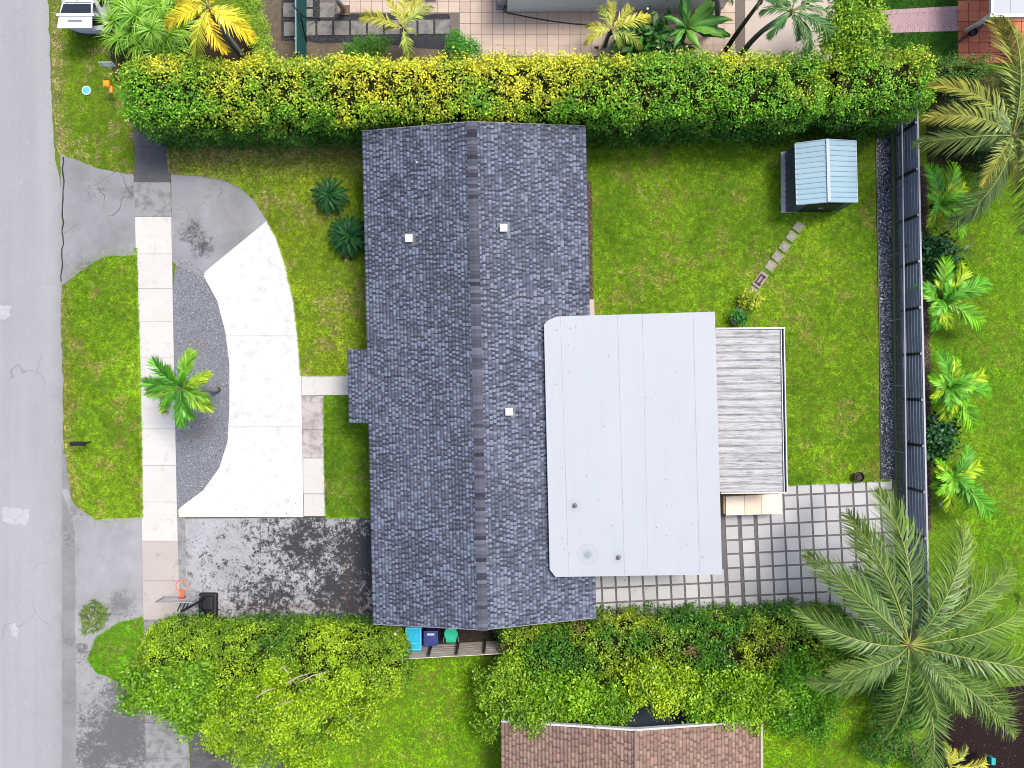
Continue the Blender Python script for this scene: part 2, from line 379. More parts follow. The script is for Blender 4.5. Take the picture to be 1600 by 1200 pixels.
STONEPOT = plain('stone_planter', (.36, .31, .28), .9)
REDBRICK = plain('dark_red_brick', (.12, .05, .045), .9, var=.3)
m = Mat('brown_grit', .95, .15); m.base(m.mix(m.math('MULTIPLY', m.noise(.5, 5), .4), m.attr(), (.27, .18, .145))); BROWNSH = m.m

# ------------------------------------------------------------------ ground, road, pavements
gr = MB(); gr.add([(-250, -250, 0), (250, -250, 0), (250, 250, 0), (-250, 250, 0)], [(0, 1, 2, 3)])
g = gr.obj('ground', SOIL); g['kind'] = 'structure'
redge = rough_line([(72, -1500), (75, 0), (80, 150), (86, 245), (97, 300), (97, 440), (95, 520), (99, 600), (99, 700), (106, 770), (116, 800), (119, 900), (120, 1000), (119, 1100), (117, 1200), (112, 2700)], 1.3, 9, 1)
road = sheet('road', [(-260, -1500)] + redge + [(-260, 2700)], .012, ROAD)
patch = MB(); patch.prism(PW(rough_line([(2, 792), (20, 794), (44, 795), (46, 808), (40, 820), (16, 819), (4, 812), (2, 792)], 1.5, 4, 3)), 0, .017)
patch.prism(PW(rough_line([(-8, 475), (10, 478), (19, 480), (14, 488), (16, 494), (6, 499), (-8, 499), (-8, 475)], 1.2, 4, 4)), 0, .017)
patch.prism(PW(rough_line([(15, 975), (24, 972), (29, 985), (27, 996), (19, 992), (15, 975)], 1, 4, 5)), 0, .017)
o = patch.obj('road_patch', plain('patch_concrete', (.52, .52, .53), .9, var=.2), road)
sheet('apron', rough_line([(94, 240), (97, 243), (120, 249), (150, 262), (180, 269), (212, 273), (214, 300), (218, 400), (165, 400), (130, 420), (99, 446), (95, 440), (98, 340), (94, 240)], 1, 8, 6), .018, APRON1)
sheet('apron', rough_line([(97, 765), (105, 765), (118, 790), (150, 812), (226, 808), (227, 900), (229, 990), (190, 980), (150, 1005), (118, 1005), (118, 830), (97, 765)], 1, 9, 7), .020, APRON2)
sheet('apron', rough_line([(119, 995), (150, 995), (200, 1040), (232, 1060), (234, 1200), (240, 1500), (120, 1500), (119, 995)], 1, 9, 8), .016, APRON3)
sheet('road_edge', rough_line([(97, 690), (104, 720), (112, 780), (120, 850), (121, 1000), (121, 1200), (118, 1500), (97, 1500), (97, 690)], .8, 9, 71), .0145, asphalt('worn_edge_asphalt', (.33, .33, .34), (.16, .16, .165), .2, [(105, 840, 1.2, .5), (112, 1000, 1.2, .5)]))
# the crack between road and apron
cr = MB(); pl = rough_line([(99, 245), (100, 300), (99, 340), (98, 400), (96, 440)], 1.6, 9, 12)
cr.prism(PW([(x - .9, y) for x, y in pl] + [(x + .9 + random.uniform(-.3, .5), y) for x, y in pl[::-1]]), 0, .0225)
tag(cr.obj('crack', plain('crack_dirt', (.03, .03, .03), 1)), kind='structure')
# sidewalk slabs
def xl(y): return np.interp(y, [180, 205, 285, 600, 850, 960, 1200, 1500], [205, 207, 210, 219, 223, 225, 229, 234])
def xr(y): return np.interp(y, [180, 232, 285, 550, 840, 960, 1200, 1500], [260, 262, 267, 272, 278, 282, 298, 304])
sw = sheet('sidewalk', [(xl(y) + 1, y) for y in (150, 285, 600, 850, 960, 1200, 1500)] + [(xr(y) - 1, y) for y in (1500, 1200, 960, 840, 550, 285, 150)], .03, plain('joint_dirt', (.14, .12, .1), 1))
joints = [150, 178, 229, 285, 339, 397, 451, 503, 558, 613, 670, 727, 784, 845, 907, 968, 1040, 1128, 1185, 1245, 1300, 1360]
for i, (a, b) in enumerate(zip(joints[:-1], joints[1:])):
    mt = WALKDARK if b <= 285 else WALKGREY if b <= 339 else WALK if b <= 845 else WALKTAN if b <= 968 else WALKGREY
    g_ = .22
    q = [(xl(a), a + g_), (xr(a), a + g_), (xr(b), b - g_), (xl(b), b - g_)]
    MB().prism(PW(q), -.02, .05 + random.uniform(-.004, .004)).obj('slab', mt, sw, origin=W((xl(a) + xr(a)) / 2, (a + b) / 2, 0))
sheet('side_strip', rough_line([(272, 808), (290, 808), (291, 960), (276, 962), (272, 808)], .5, 10, 9), .034, WALKGREY)
# old asphalt of the circular drive, gravel island, white drive
sheet('driveway', rough_line([(268, 272), (320, 275), (350, 281), (375, 292), (398, 312), (412, 335), (424, 352), (330, 440), (268, 410), (268, 272)], .8, 8, 10), .036, DRIVE1)
isl = chaikin([(270, 402), (298, 407), (320, 428), (340, 470), (353, 520), (359, 570), (359, 640), (356, 690), (343, 731), (318, 766), (285, 800), (270, 796), (262, 640)], 1)
sheet('gravel_bed', isl, .03, GRAVEL_UNDER)
yl = [345, 428, 470, 520, 570, 640, 690, 731, 766, 795, 808]; xlw = [418, 317, 340, 353, 359, 359, 356, 343, 318, 279, 280]
yr = [345, 370, 410, 470, 525, 585, 700, 808]; xrw = [419, 433, 446, 460, 467, 471, 473, 474.5]
drive = sheet('driveway', [(np.interp(y, yl, xlw) + 1, y) for y in range(347, 808, 6)] + [(np.interp(y, yr, xrw) - 1, y) for y in range(806, 346, -6)], .035, plain('joint_grey', (.2, .2, .2), 1))  # grey base that shows in the slab joints
dj = [345, 525, 667, 808]
for a, b in zip(dj[:-1], dj[1:]):
    ys = np.linspace(a + .3, b - .3, 28)
    MB().prism(PW([(np.interp(y, yl, xlw), y) for y in ys] + [(np.interp(y, yr, xrw), y) for y in ys[::-1]]), -.02, .052).obj('slab', DRIVEW, drive, origin=W(410, (a + b) / 2))
walk = sheet('path', [(476, 587), (541, 587), (541, 616), (507, 616), (509, 804), (476, 804)], .034, plain('joint_dark', (.16, .15, .14), 1))
for q, mt in (([(471.5, 586), (545, 585), (545, 617), (472, 618)], WALK), ([(472.2, 619), (506.5, 619), (507.5, 671), (473, 671)], WALKSTAIN), ([(473, 672), (507.5, 672), (508, 715), (473.5, 715)], WALKSTAIN),
              ([(474, 716), (508, 716), (509, 771), (474.5, 771)], WALK), ([(475, 772), (509, 772), (510, 806), (475.5, 806)], WALK)):
    MB().prism(PW(q), -.02, .05).obj('slab', mt, walk, origin=W(q[0][0], q[0][1]))
dr2 = sheet('driveway', [(283, 809), (400, 808), (510, 807), (620, 806), (625, 975), (286, 975)], .028, plain('joint_black', (.06, .06, .06), 1))
for q in ([(290, 810), (407, 809.5), (409, 974), (291, 975)], [(407.6, 809.5), (507, 808.5), (510, 974), (409.6, 974)], [(507.6, 808.5), (539, 808), (542, 974), (510.6, 974)], [(540.4, 808), (620, 807), (625, 974), (543.4, 974)]):
    MB().prism(PW(q), -.02, .042).obj('slab', DRIVE2, dr2, origin=W(q[0][0], q[0][1]))
sheet('driveway', [(298, 1120), (440, 1120), (460, 1500), (304, 1500)], .022, DARKDRIVE)

# grey, black, patio gravel
def pinpoly(p, poly):
    x, y = p[:, 0], p[:, 1]; ins = np.zeros(len(p), bool); n = len(poly)
    for i in range(n):
        x1, y1 = poly[i]; x2, y2 = poly[(i + 1) % n]
        c_ = ((y1 > y) != (y2 > y)); t = (x2 - x1) * (y - y1) / ((y2 - y1) if y2 != y1 else 1e-9) + x1
        ins ^= c_ & (x < t)
    return ins
def sample(poly_px, n, holes=()):
    P = np.array(PW(poly_px)); lo, hi = P.min(0), P.max(0); out = []; tot = 0
    area = 0.5 * abs(sum(P[i][0] * P[(i + 1) % len(P)][1] - P[(i + 1) % len(P)][0] * P[i][1] for i in range(len(P))))
    k = int(n * np.prod(hi - lo) / max(area, 1e-6)) + 10
    p = rng.uniform(lo, hi, (k, 2)); p = p[pinpoly(p, P)]
    for h in holes: p = p[~pinpoly(p, PW(h))]
    return p
OCT = np.array([(1, 0, 0), (0, 1, 0), (-1, 0, 0), (0, -1, 0), (0, 0, 1), (0, 0, -1)], float)
OCF = np.array([(0, 1, 4), (1, 2, 4), (2, 3, 4), (3, 0, 4), (1, 0, 5), (2, 1, 5), (3, 2, 5), (0, 3, 5)])
def pebbles(name, p, z, size, cols, label, parent=None, probs=None):
    n = len(p); s = rng.uniform(*size, n)[:, None, None] * rng.uniform(.6, 1.3, (n, 1, 3)) * np.array([1, 1, .6])
    a = rng.uniform(0, 2 * math.pi, n); ca, sa = np.cos(a), np.sin(a)
    v = OCT[None] * s; v = np.stack([v[:, :, 0] * ca[:, None] - v[:, :, 1] * sa[:, None], v[:, :, 0] * sa[:, None] + v[:, :, 1] * ca[:, None], v[:, :, 2]], 2)
    v[:, :, 0] += p[:, 0, None]; v[:, :, 1] += p[:, 1, None]; v[:, :, 2] += z + s[:, :, 2] * .35
    f = OCF[None] + (np.arange(n) * 6)[:, None, None]
    ci = rng.choice(len(cols), n, p=probs); col = np.array(cols)[ci] * rng.uniform(.75, 1.25, (n, 1)); col = np.repeat(col, 6, 0)
    o = link(name, np_mesh(name, v.reshape(-1, 3), f.reshape(-1, 3), STONES, col), parent)
    tag(o, label, None if parent is not None else 'gravel', None, 'stuff'); return o
pebbles('gravel', sample(isl, 15000), .03, (.012, .03), [(.3, .315, .36), (.43, .44, .49), (.18, .19, .22), (.7, .7, .73)], 'grey gravel filling the island beside the white drive', None, [.4, .35, .17, .08])
bstrip = [(1369, 150), (1371, 330), (1374, 480), (1376, 600), (1377, 752), (1398, 752), (1396, 600), (1394, 480), (1393, 330), (1390, 150)]
sheet('gravel_bed', bstrip, .025, BLACK_UNDER)
pebbles('gravel', sample(bstrip, 9000), .025, (.018, .036), [(.05, .058, .075), (.13, .15, .2), (.3, .34, .42), (.85, .88, .95)], 'black and white gravel in the narrow strip along the back fence', None, [.3, .3, .22, .18])
for dx, nm in ((-1, 0), (24, 1)):
    ed = [(x + (dx if nm == 0 else -.5), y) for x, y in (bstrip[:5] if nm == 0 else bstrip[5:][::-1])]
    MB().prism(PW([(x - .8, y) for x, y in ed] + [(x + .8, y) for x, y in ed[::-1]]), -.02, .05).obj('garden_edging', BLACKP)
    tag(bpy.data.objects[[o.name for o in C.objects if o.name.startswith('garden_edging')][-1]], 'thin black edging along the %s side of the black gravel strip' % ('lawn' if nm == 0 else 'fence'), 'edging', 'garden edging strips')
# back fence soil strip, mulch beds
sheet('soil_strip', [(1397, 150), (1400, 600), (1402, 760), (1420, 1000), (1432, 1000), (1420, 150)], .012, BEDSOIL)
sheet('mulch_bed', rough_line([(1404, 260), (1446, 260), (1449, 470), (1453, 640), (1454, 830), (1420, 830), (1404, 260)], 1.5, 8, 21), .016, plain('brown_mulch', (.12, .085, .07), 1, .05, var=.5, scale=25))
sheet('mulch_bed', rough_line([(1452, 1100), (1640, 1060), (1700, 1300), (1440, 1300), (1452, 1100)], 3, 12, 22), .016, MULCH)
sheet('mulch_bed', rough_line([(900, 280), (925, 285), (926, 400), (927, 470), (905, 470), (900, 280)], .8, 8, 23), .018, plain('red_brown_mulch', (.14, .085, .06), 1, .05, var=.5, scale=25))
pebbles('mulch', sample([(905, 285), (924, 285), (926, 470), (905, 470)], 1500), .02, (.015, .035), [(.25, .16, .12), (.4, .3, .25), (.1, .06, .045)], 'reddish bark and stones in the strip along the back wall of the house')
pebbles('mulch', sample([(1438, 270), (1450, 270), (1455, 640), (1455, 830), (1440, 830)], 2600), .02, (.015, .035), [(.2, .14, .12), (.42, .32, .28), (.08, .05, .045)], 'bark mulch between the dark slat fence and the neighbour lawn')
pebbles('mulch', sample([(1455, 1100), (1640, 1065), (1660, 1230), (1445, 1230)], 5000), .02, (.012, .03), [(.05, .03, .035), (.03, .02, .02), (.1, .07, .07), (.5, .45, .4)], 'dark bark mulch in the bed under the large palm', None, [.5, .36, .12, .02])
sheet('step_pad', [(919, 468), (928, 468), (929, 494), (920, 494)], .05, BEIGECON)

sheet('soil_strip', rough_line([(165, 40), (300, 20), (420, 60), (420, 130), (180, 130), (165, 40)], 3, 12, 61), .014, plain('dark_leafy_soil', (.06, .045, .03), 1, .05, var=.5, scale=9))
sheet('soil_strip', rough_line([(1440, 100), (1560, 110), (1700, 150), (1700, 255), (1560, 275), (1450, 262), (1440, 100)], 3, 12, 62), .014, plain('dark_olive_soil', (.06, .06, .025), 1, .05, var=.5, scale=9))  # dark soil under the coconut palm
sheet('soil_strip', [(590, 955), (800, 955), (800, 1012), (625, 1014), (590, 990)], .014, plain('dark_soil', (.05, .042, .035), 1, .05, var=.5, scale=9))  # dark bare dirt behind the bins
sheet('soil_island', [(137, 1030), (151, 996), (186, 973), (226, 963), (230, 1062), (190, 1066), (150, 1050)], .024, SOIL)
# patio of separate pavers
pt = sheet('patio', [(880, 880), (1118, 880), (1112, 772), (1220, 757), (1394, 750), (1404, 955), (1405, 990), (905, 990)], .018, plain('joint_grit', (.2, .19, .195), 1, var=.4, scale=20))
A = R(2.8); ux, uy, vx, vy = math.cos(A), -math.sin(A), math.sin(A), math.cos(A)
cols = [919, 941, 963, 984, 1005.5, 1027, 1049, 1070.5, 1092, 1113, 1136, 1161, 1186, 1209.5, 1231, 1253, 1274.5, 1296, 1318, 1340, 1361, 1382, 1403]
wide = {1136, 1161, 1186}
rows = [-176.5, -158, -136.5, -114.5, -92.5, -71, -49, -27.5, -4.5, 18, 40]
for i in range(len(cols) - 1):
    for j in range(len(rows) - 1):
        a = cols[i] - 1231 + (3.2 if cols[i] in wide else 1.6); b = cols[i + 1] - 1231 - (3.2 if cols[i + 1] in wide else 1.6)
        t = rows[j] + 1.5; e = rows[j + 1] - 1.5
        P = lambda u, v: (1231 + u * ux + v * vx, 932 + u * uy + v * vy)
        cx_, cy_ = P((a + b) / 2, (t + e) / 2)
        if cx_ < 1126 and cy_ < 895: continue
        if cx_ < 1140 and cy_ < 800: continue
        if cx_ < 1225 and cy_ < 765: continue
        MB().prism(PW([P(a, t), P(b, t), P(b, e), P(a, e)]), -.02, .045 + random.uniform(-.004, .004)).obj('paver', PAVER, pt, origin=W(cx_, cy_))
pp = sample([(925, 910), (1130, 903), (1128, 775), (1220, 757), (1394, 750), (1400, 900), (1400, 970), (925, 970)], 9000)
pebbles('joint_gravel', pp, .012, (.012, .024), [(.22, .205, .21), (.36, .345, .35), (.12, .115, .12), (.55, .53, .52)], None, pt, [.4, .3, .25, .05])

# ------------------------------------------------------------------ neighbour yards: setting pieces
tl = sheet('tiled_terrace', [(500, -220), (1300, -220), (1300, 95), (704, 95), (704, 60), (703, 22), (500, 22)], .02, GROUT)
for j in range(-3, 5):
    for i in range(-1, 37):
        x0, y0 = 546.5 + i * 17.2 + .6 * (j % 2) * 0, 3.6 + j * 16.9 + .0
        x1, y1 = x0 + 16.6, y0 + 16.4
        if x1 > 1165: continue
        if y0 > 20 and x0 < 702: continue
        if y0 < -40: continue
        MB().prism(PW([(x0, y0), (x1, y0), (x1, y1), (x0, y1)]), -.02, .035 + random.uniform(-.003, .003)).obj('tile', TILE, tl, origin=W((x0 + x1) / 2, (y0 + y1) / 2))
MB().prism(PW([(1164, -220), (1310, -220), (1310, 95), (1164, 95)]), -.02, .034).obj('terrace_slab', BEIGECON, tl)
sp = sheet('gravel_bed', rough_line([(440, -200), (528, -200), (529, 20), (702, 22), (708, 40), (714, 55), (710, 80), (560, 66), (500, 68), (476, 64), (440, 64), (440, -200)], .6, 12, 31), .018, BLACK_UNDER)
k = 0
for (x, y, w_, h_) in [(443, 5, 22, 22), (477, -14, 12, 26), (477, 15, 12, 12), (500, 5, 23, 23), (444, 35, 23, 22)] + [(470 + 26.3 * i, 34 - i * .35, 23, 22) for i in range(9)] + [(443, -24, 22, 22), (500, -24, 23, 23)]:
    MB().prism(PW([(x, y), (x + w_, y), (x + w_, y + h_), (x, y + h_)]), -.02, .05).obj('paver', OLDPAVER, sp, origin=W(x + w_ / 2, y + h_ / 2))
pebbles('gravel', sample([(440, -30), (528, -30), (529, 20), (702, 22), (708, 60), (560, 66), (440, 64)], 4500), .015, (.012, .028), [(.03, .03, .035), (.08, .08, .09), (.2, .2, .2)], 'black gravel round the old stepping slabs next door')
sheet('dirt', rough_line([(395, -200), (440, -200), (442, 60), (600, 66), (760, 75), (760, 110), (390, 110), (395, -200)], 2, 12, 32), .012, DIRT)
# pink brick path, turf strips, terracotta terrace, top right
sheet('turf', [(1340, -220), (1497, -220), (1495, 95), (1350, 95)], .012, TURF)
bp = sheet('brick_path', [(1362, 17), (1496, 9.5), (1496, 49), (1362, 53)], .018, plain('brick_joint', (.44, .3, .31), 1))
bm = MB(); L_, Wd = .235, .115
def yt(x): return np.interp(x, [1362, 1496], [17.5, 9.5])
def yb(x): return np.interp(x, [1362, 1496], [53, 49])
c45 = math.sqrt(.5)
for i in range(-24, 25):
    for j in range(-24, 25):
        for kind in (0, 1):
            # herringbone in unit cells (2x1 blocks), then turned 45 degrees
            u = (4 * i + j) if kind == 0 else (4 * i + j + 2); v_ = j
            x, y = (u + 1, v_ + .5) if kind == 0 else (u + .5, v_ + 0.0)
            wx, wy = (2, 1) if kind == 0 else (1, 2)
            X, Y = (x * c45 - y * c45) * 4.2 + 1429, (x * c45 + y * c45) * 4.2 + 31
            if not (1364 < X < 1494 and yt(X) + 5.5 < Y < yb(X) - 5.5): continue
            h = .034 + random.uniform(-.002, .003); wp = W(X, Y, 0)
            tt = random.random(); bm.cc = (.42 + .1 * tt, .27 + .07 * tt, .29 + .08 * tt)
            bm.box((wp[0], wp[1], h - .03), (wx * 4.2 * S - .008, wy * 4.2 * S - .008, .06), rz=-R(45))
for X in np.arange(1364, 1494, 3.6):
    for yy in (yt(X) + 3.6, yb(X) - 3.6):
        wp = W(X + 1.6, yy); tt = random.random(); bm.cc = (.45 + .1 * tt, .3 + .07 * tt, .32 + .08 * tt)
        bm.box((wp[0], wp[1], .012), (3.3 * S, 6.6 * S, .06))
ob = bm.obj('bricks', PINK, bp); ob['kind'] = 'stuff'
tc = sheet('terracotta_terrace', [(1496, -220), (1750, -220), (1750, 98), (1497, 98)], .018, plain('terra_joint', (.1, .04, .03), 1))
for i in range(0, 14):
    for j in range(-2, 6):
        x0, y0 = 1496.6 + i * 16.5, 2 + j * 16.2
        MB().prism(PW([(x0, y0), (x0 + 15.8, y0), (x0 + 15.8, y0 + 15.5), (x0, y0 + 15.5)]), -.02, .036 + random.uniform(-.002, .002)).obj('tile', TERRA, tc, origin=W(x0 + 8, y0 + 8))
sheet('brick_strip', [(1354, -220), (1362, -220), (1362, 40), (1355, 40)], .03, TERRA)

# ------------------------------------------------------------------ the house
house = thing('house', 'single storey house with a blue grey shingle gable roof in the middle of the plot', 'house', W(740, 590, 0))
ZE, ZR = 2.9, 3.9
def roofpt(px, py, z): return Vector(W(px, py, z))
EL0, EL1 = roofpt(566, 205, ZE), roofpt(583, 975, ZE)
RG0, RG1 = roofpt(737, 190, ZR), roofpt(754.5, 984, ZR)
ER0, ER1 = roofpt(915, 197, ZE), roofpt(931.5, 965, ZE)
wm = MB()
def inset(p, q, t): return p.lerp(q, t)
wall_poly = []
for p in (EL0, ER0, ER1, EL1):
    c_ = (EL0 + ER0 + ER1 + EL1) / 4; dd = p - c_; wall_poly.append((c_.x + dd.x * .87, c_.y + dd.y * .93))
wm.prism(wall_poly, 0, 2.72); wm.obj('wall', STUCCO, house)
roof = MB()
th = Vector((0, 0, -.14))
roof.add([EL0, RG0, RG1, EL1, EL0 + th, RG0 + th, RG1 + th, EL1 + th], [(0, 3, 2, 1), (4, 5, 6, 7), (0, 1, 5, 4), (2, 3, 7, 6), (3, 0, 4, 7)])
roof.add([ER0, RG0, RG1, ER1, ER0 + th, RG0 + th, RG1 + th, ER1 + th], [(0, 1, 2, 3), (7, 6, 5, 4), (0, 4, 5, 1), (2, 6, 7, 3), (3, 7, 4, 0)])
# porch extension carries the left slope on down
sl_ = (ZR - ZE) / ((RG0 - EL0).xy.length)
def ext(py, dx_px_from): 
    t = (py - 205) / 770.0; e = EL0.lerp(EL1, t); out = (EL0 - RG0); out.z = 0; out.normalize()
    Lx = .82; return e, e + out * Lx + Vector((0, 0, -sl_ * Lx))
P0, P0e = ext(545, 541); P1, P1e = ext(661, 543)
roof.add([P0, P1, P1e, P0e, P0 + th, P1 + th, P1e + th, P0e + th], [(0, 3, 2, 1), (4, 5, 6, 7), (0, 4, 7, 3), (1, 2, 6, 5), (3, 7, 6, 2)])
roofo = roof.obj('roof', plain('roof_underlay', (.07, .075, .09), .95), house)
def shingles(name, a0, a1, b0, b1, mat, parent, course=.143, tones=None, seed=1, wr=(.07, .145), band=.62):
    """a0-a1 the eave edge, b0-b1 the ridge edge; courses laid from eave to ridge"""
    r = np.random.default_rng(seed)
    a0, a1, b0, b1 = [np.array(q) for q in (a0, a1, b0, b1)]
    up = (b0 - a0); Ls = np.linalg.norm(up); nc = max(1, int(round(Ls / course)))
    al = a1 - a0; La = np.linalg.norm(al); nrm = np.cross(al / La, up / Ls); nrm = nrm if nrm[2] > 0 else -nrm
    V = []; Cc = []
    light, mid, dark = tones
    vz = np.repeat(np.repeat(r.uniform(-.28, .28, (10, 8)), 4, 0), 6, 1); vz = np.pad(vz, ((0, 0), (0, max(0, nc - vz.shape[1]))), mode='edge')
    for k in range(nc):
        t0, t1 = k / nc, min(1, (k + 1.12) / nc)
        s = 0.0; tooth = r.random() < .5; off = r.uniform(0, .1)
        while s < La:
            wd = r.uniform(wr[0], wr[1] * (1 if r.random() < .85 else 1.9)) if tooth else r.uniform(.05, .115); e = min(La, s + wd)
            h = .014 if tooth else .004
            u0, u1 = s / La, e / La
            lo0 = a0 + (b0 - a0) * t0; lo1 = a1 + (b1 - a1) * t0; hi0 = a0 + (b0 - a0) * t1; hi1 = a1 + (b1 - a1) * t1
            p = [lo0 + (lo1 - lo0) * u0, lo0 + (lo1 - lo0) * u1, hi0 + (hi1 - hi0) * u1, hi0 + (hi1 - hi0) * u0]
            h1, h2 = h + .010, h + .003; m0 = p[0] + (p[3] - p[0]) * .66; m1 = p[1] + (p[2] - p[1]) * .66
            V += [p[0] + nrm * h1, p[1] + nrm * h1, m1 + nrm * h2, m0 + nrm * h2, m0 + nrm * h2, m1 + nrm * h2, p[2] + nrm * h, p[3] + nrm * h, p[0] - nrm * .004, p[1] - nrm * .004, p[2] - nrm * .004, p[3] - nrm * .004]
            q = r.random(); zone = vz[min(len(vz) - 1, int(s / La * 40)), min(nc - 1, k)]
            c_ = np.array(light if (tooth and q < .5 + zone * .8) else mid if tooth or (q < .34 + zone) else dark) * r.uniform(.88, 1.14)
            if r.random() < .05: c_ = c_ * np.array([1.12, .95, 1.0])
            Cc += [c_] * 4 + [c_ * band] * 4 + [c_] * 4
            s = e; tooth = not tooth
    V = np.array(V); n = len(V) // 12
    f = np.array([(0, 1, 2, 3), (4, 5, 6, 7), (0, 8, 9, 1), (1, 9, 10, 6), (7, 11, 8, 0)])
    F = (f[None] + (np.arange(n) * 12)[:, None, None]).reshape(-1, 4)
    o = link(name, np_mesh(name, V - np.array(org[parent.name])[None], F, mat, np.array(Cc)), parent, loc=org[parent.name])
    o['kind'] = 'stuff'; return o
TN = ((.235, .272, .385), (.112, .132, .195), (.026, .031, .055))
lift = Vector((0, 0, .004))
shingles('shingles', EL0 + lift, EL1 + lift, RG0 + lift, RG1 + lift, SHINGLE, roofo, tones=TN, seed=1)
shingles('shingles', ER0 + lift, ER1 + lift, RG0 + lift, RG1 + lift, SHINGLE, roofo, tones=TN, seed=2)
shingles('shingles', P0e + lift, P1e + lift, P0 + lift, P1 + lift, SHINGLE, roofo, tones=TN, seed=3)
# drip edge
DRIP = plain('drip_edge_metal', (.3, .31, .34), .5)
for a, b, c_ in ((EL0, RG0, ER0), (EL1, RG1, ER1)):
    MB().tube([p + Vector((0, 0, .02)) for p in (a, b, c_)], .018, 4).obj('drip_edge', DRIP, roofo)
# ridge caps: one object each
dr = (RG1 - RG0); nr = 140; stp = dr / nr; dirn = dr.normalized(); rz_ = math.atan2(dirn.y, dirn.x)
cm = MB(); hw = .2; dz = hw * sl_
cm.add([(0, hw, -dz + .012), (0, 0, .012), (0, -hw, -dz + .012), (.175, hw, -dz + .03), (.175, 0, .03), (.175, -hw, -dz + .03),
        (0, hw, -dz - .01), (0, -hw, -dz - .01), (.175, hw, -dz - .01), (.175, -hw, -dz - .01)],
       [(0, 1, 4, 3), (1, 2, 5, 4), (3, 4, 5, 9, 8), (0, 3, 8, 6), (2, 7, 9, 5)])
capme = cm.mesh('ridge_cap', CAP)
for i in range(nr):
    o = link('ridge_cap', capme, roofo, loc=RG0 + stp * i + Vector((0, 0, .032)))
    o.rotation_euler = (random.uniform(-.01, .01), 0, rz_ + random.uniform(-.01, .01))
def slope_z(x, y):
    """height of the shingle roof at a world point"""
    t = (RG0.y - y) / (RG0.y - RG1.y); xr_ = RG0.x + (RG1.x - RG0.x) * t
    return ZR - abs(x - xr_) * sl_
def on_slope(px, py):
    z = 3.4
    for _ in range(6): x, y, _z = W(px, py, z); z = slope_z(x, y)
    return Vector((x, y, z))
for (px, py) in ((640, 374), (787, 358), (795.5, 643)):
    p = on_slope(px, py); b = MB(); b.box((p.x, p.y, p.z + .1), (.2, .2, .24)); b.box((p.x, p.y, p.z + .25), (.30, .30, .09), rz=.02)
    b.obj('roof_vent', WHITEM, roofo, origin=p, bevel=.015)
    fb = MB(); fb.box((p.x, p.y, p.z + .02), (.5, .5, .02), M=Matrix.Rotation((1 if px > 745 else -1) * math.atan(sl_), 4, 'Y')); fb.obj('vent_flashing', plain('flashing', (.17, .18, .22), .6), roofo, origin=p)
p = on_slope(645, 338); b = MB(); b.tube([(p.x, p.y, p.z - .05), (p.x, p.y, p.z + .28)], .05, 12, cap=False); b.tube([(p.x, p.y, p.z + .27), (p.x, p.y, p.z - .02)], .034, 12, cap=False); b.obj('vent_pipe', WHITEM, roofo, origin=p)
p = on_slope(651, 254); b = MB(); b.lathe((p.x, p.y, p.z), [(.05, 0), (.045, .06), (.02, .09)], 10); b.obj('vent_pipe', WHITEM, roofo, origin=p)
# white flat roof
ZW, ZX = 3.55, 3.3
fr_px = [(850, 507), (857, 500), (870, 494.5), (1117, 487), (1128.5, 897.5), (868, 901.5), (859, 890)]
def zfr(px): return ZW + (ZX - ZW) * (px - 850) / 275
fm = MB(); top = [Vector(W(x, y, zfr(x))) for x, y in fr_px]; n = len(top)
fm.add(top + [p - Vector((0, 0, .22)) for p in top], [tuple(range(n))[::-1], tuple(range(n, 2 * n))] + [((i + 1) % n, i, n + i, n + (i + 1) % n) for i in range(n)])
fro = fm.obj('flat_roof', WROOF, house)
for f_ in fro.data.polygons: pass
for xa, xb in ((876, 889), (965, 976), (1004, 1013), (1083, 1093)):
    sm_ = MB(); pts = []
    for q in range(25):
        t = q / 24; px = xa + (xb - xa) * t; py = 494 + (900 - 494) * t - (px - 870) * .028 + 1; pts.append((px + random.uniform(-.15, .15), py))
    v = []; fs = []
    for q, (px, py) in enumerate(pts):
        z = zfr(px) + .004; wd_ = .9 if xa in (876, 1004) else .35
        a = Vector(W(px - wd_, py, z)); b_ = Vector(W(px + wd_, py, z)); v += [a - Vector((0, 0, .01)), (a + b_) / 2 + Vector((0, 0, .006)), b_ - Vector((0, 0, .01))]
        if q: k = (q - 1) * 3; fs += [(k, k + 3, k + 4, k + 1), (k + 1, k + 4, k + 5, k + 2)]
    sm_.add(v, fs).obj('roof_seam', SEAM, fro)
for (px, py) in ((898, 790), (966, 871)):
    q = Vector(W(px, py, zfr(px))); b = MB(); b.lathe(q, [(.12, -.01), (.1, .01), (.05, .03), (.03, .2)], 10); b.obj('vent_pipe', plain('lead_grey', (.2, .21, .23), .6), fro, origin=q)
q = Vector(W(918, 867, zfr(918))); b = MB(); b.lathe(q, [(.13, -.01), (.12, .015), (.05, .02)], 14); b.obj('roof_drain', plain('drain_grey', (.3, .38, .4), .6), fro, origin=q)
b = MB()
for _ in range(26):
    px, py = random.uniform(862, 1120), random.uniform(500, 893); q = Vector(W(px, py, zfr(px))); b.lathe(q, [(.022, -.01), (.018, .006), (.006, .01)], 6)
o = b.obj('roof_fasteners', plain('rusty_head', (.14, .13, .13), .8), fro); o['kind'] = 'stuff'
MB().prism([W(880, 500, 3.05)[:2], W(1108, 495, 3.05)[:2], W(1116, 885, 3.05)[:2], W(880, 888, 3.05)[:2]], 0, 3.05).obj('wall', STUCCO, house)

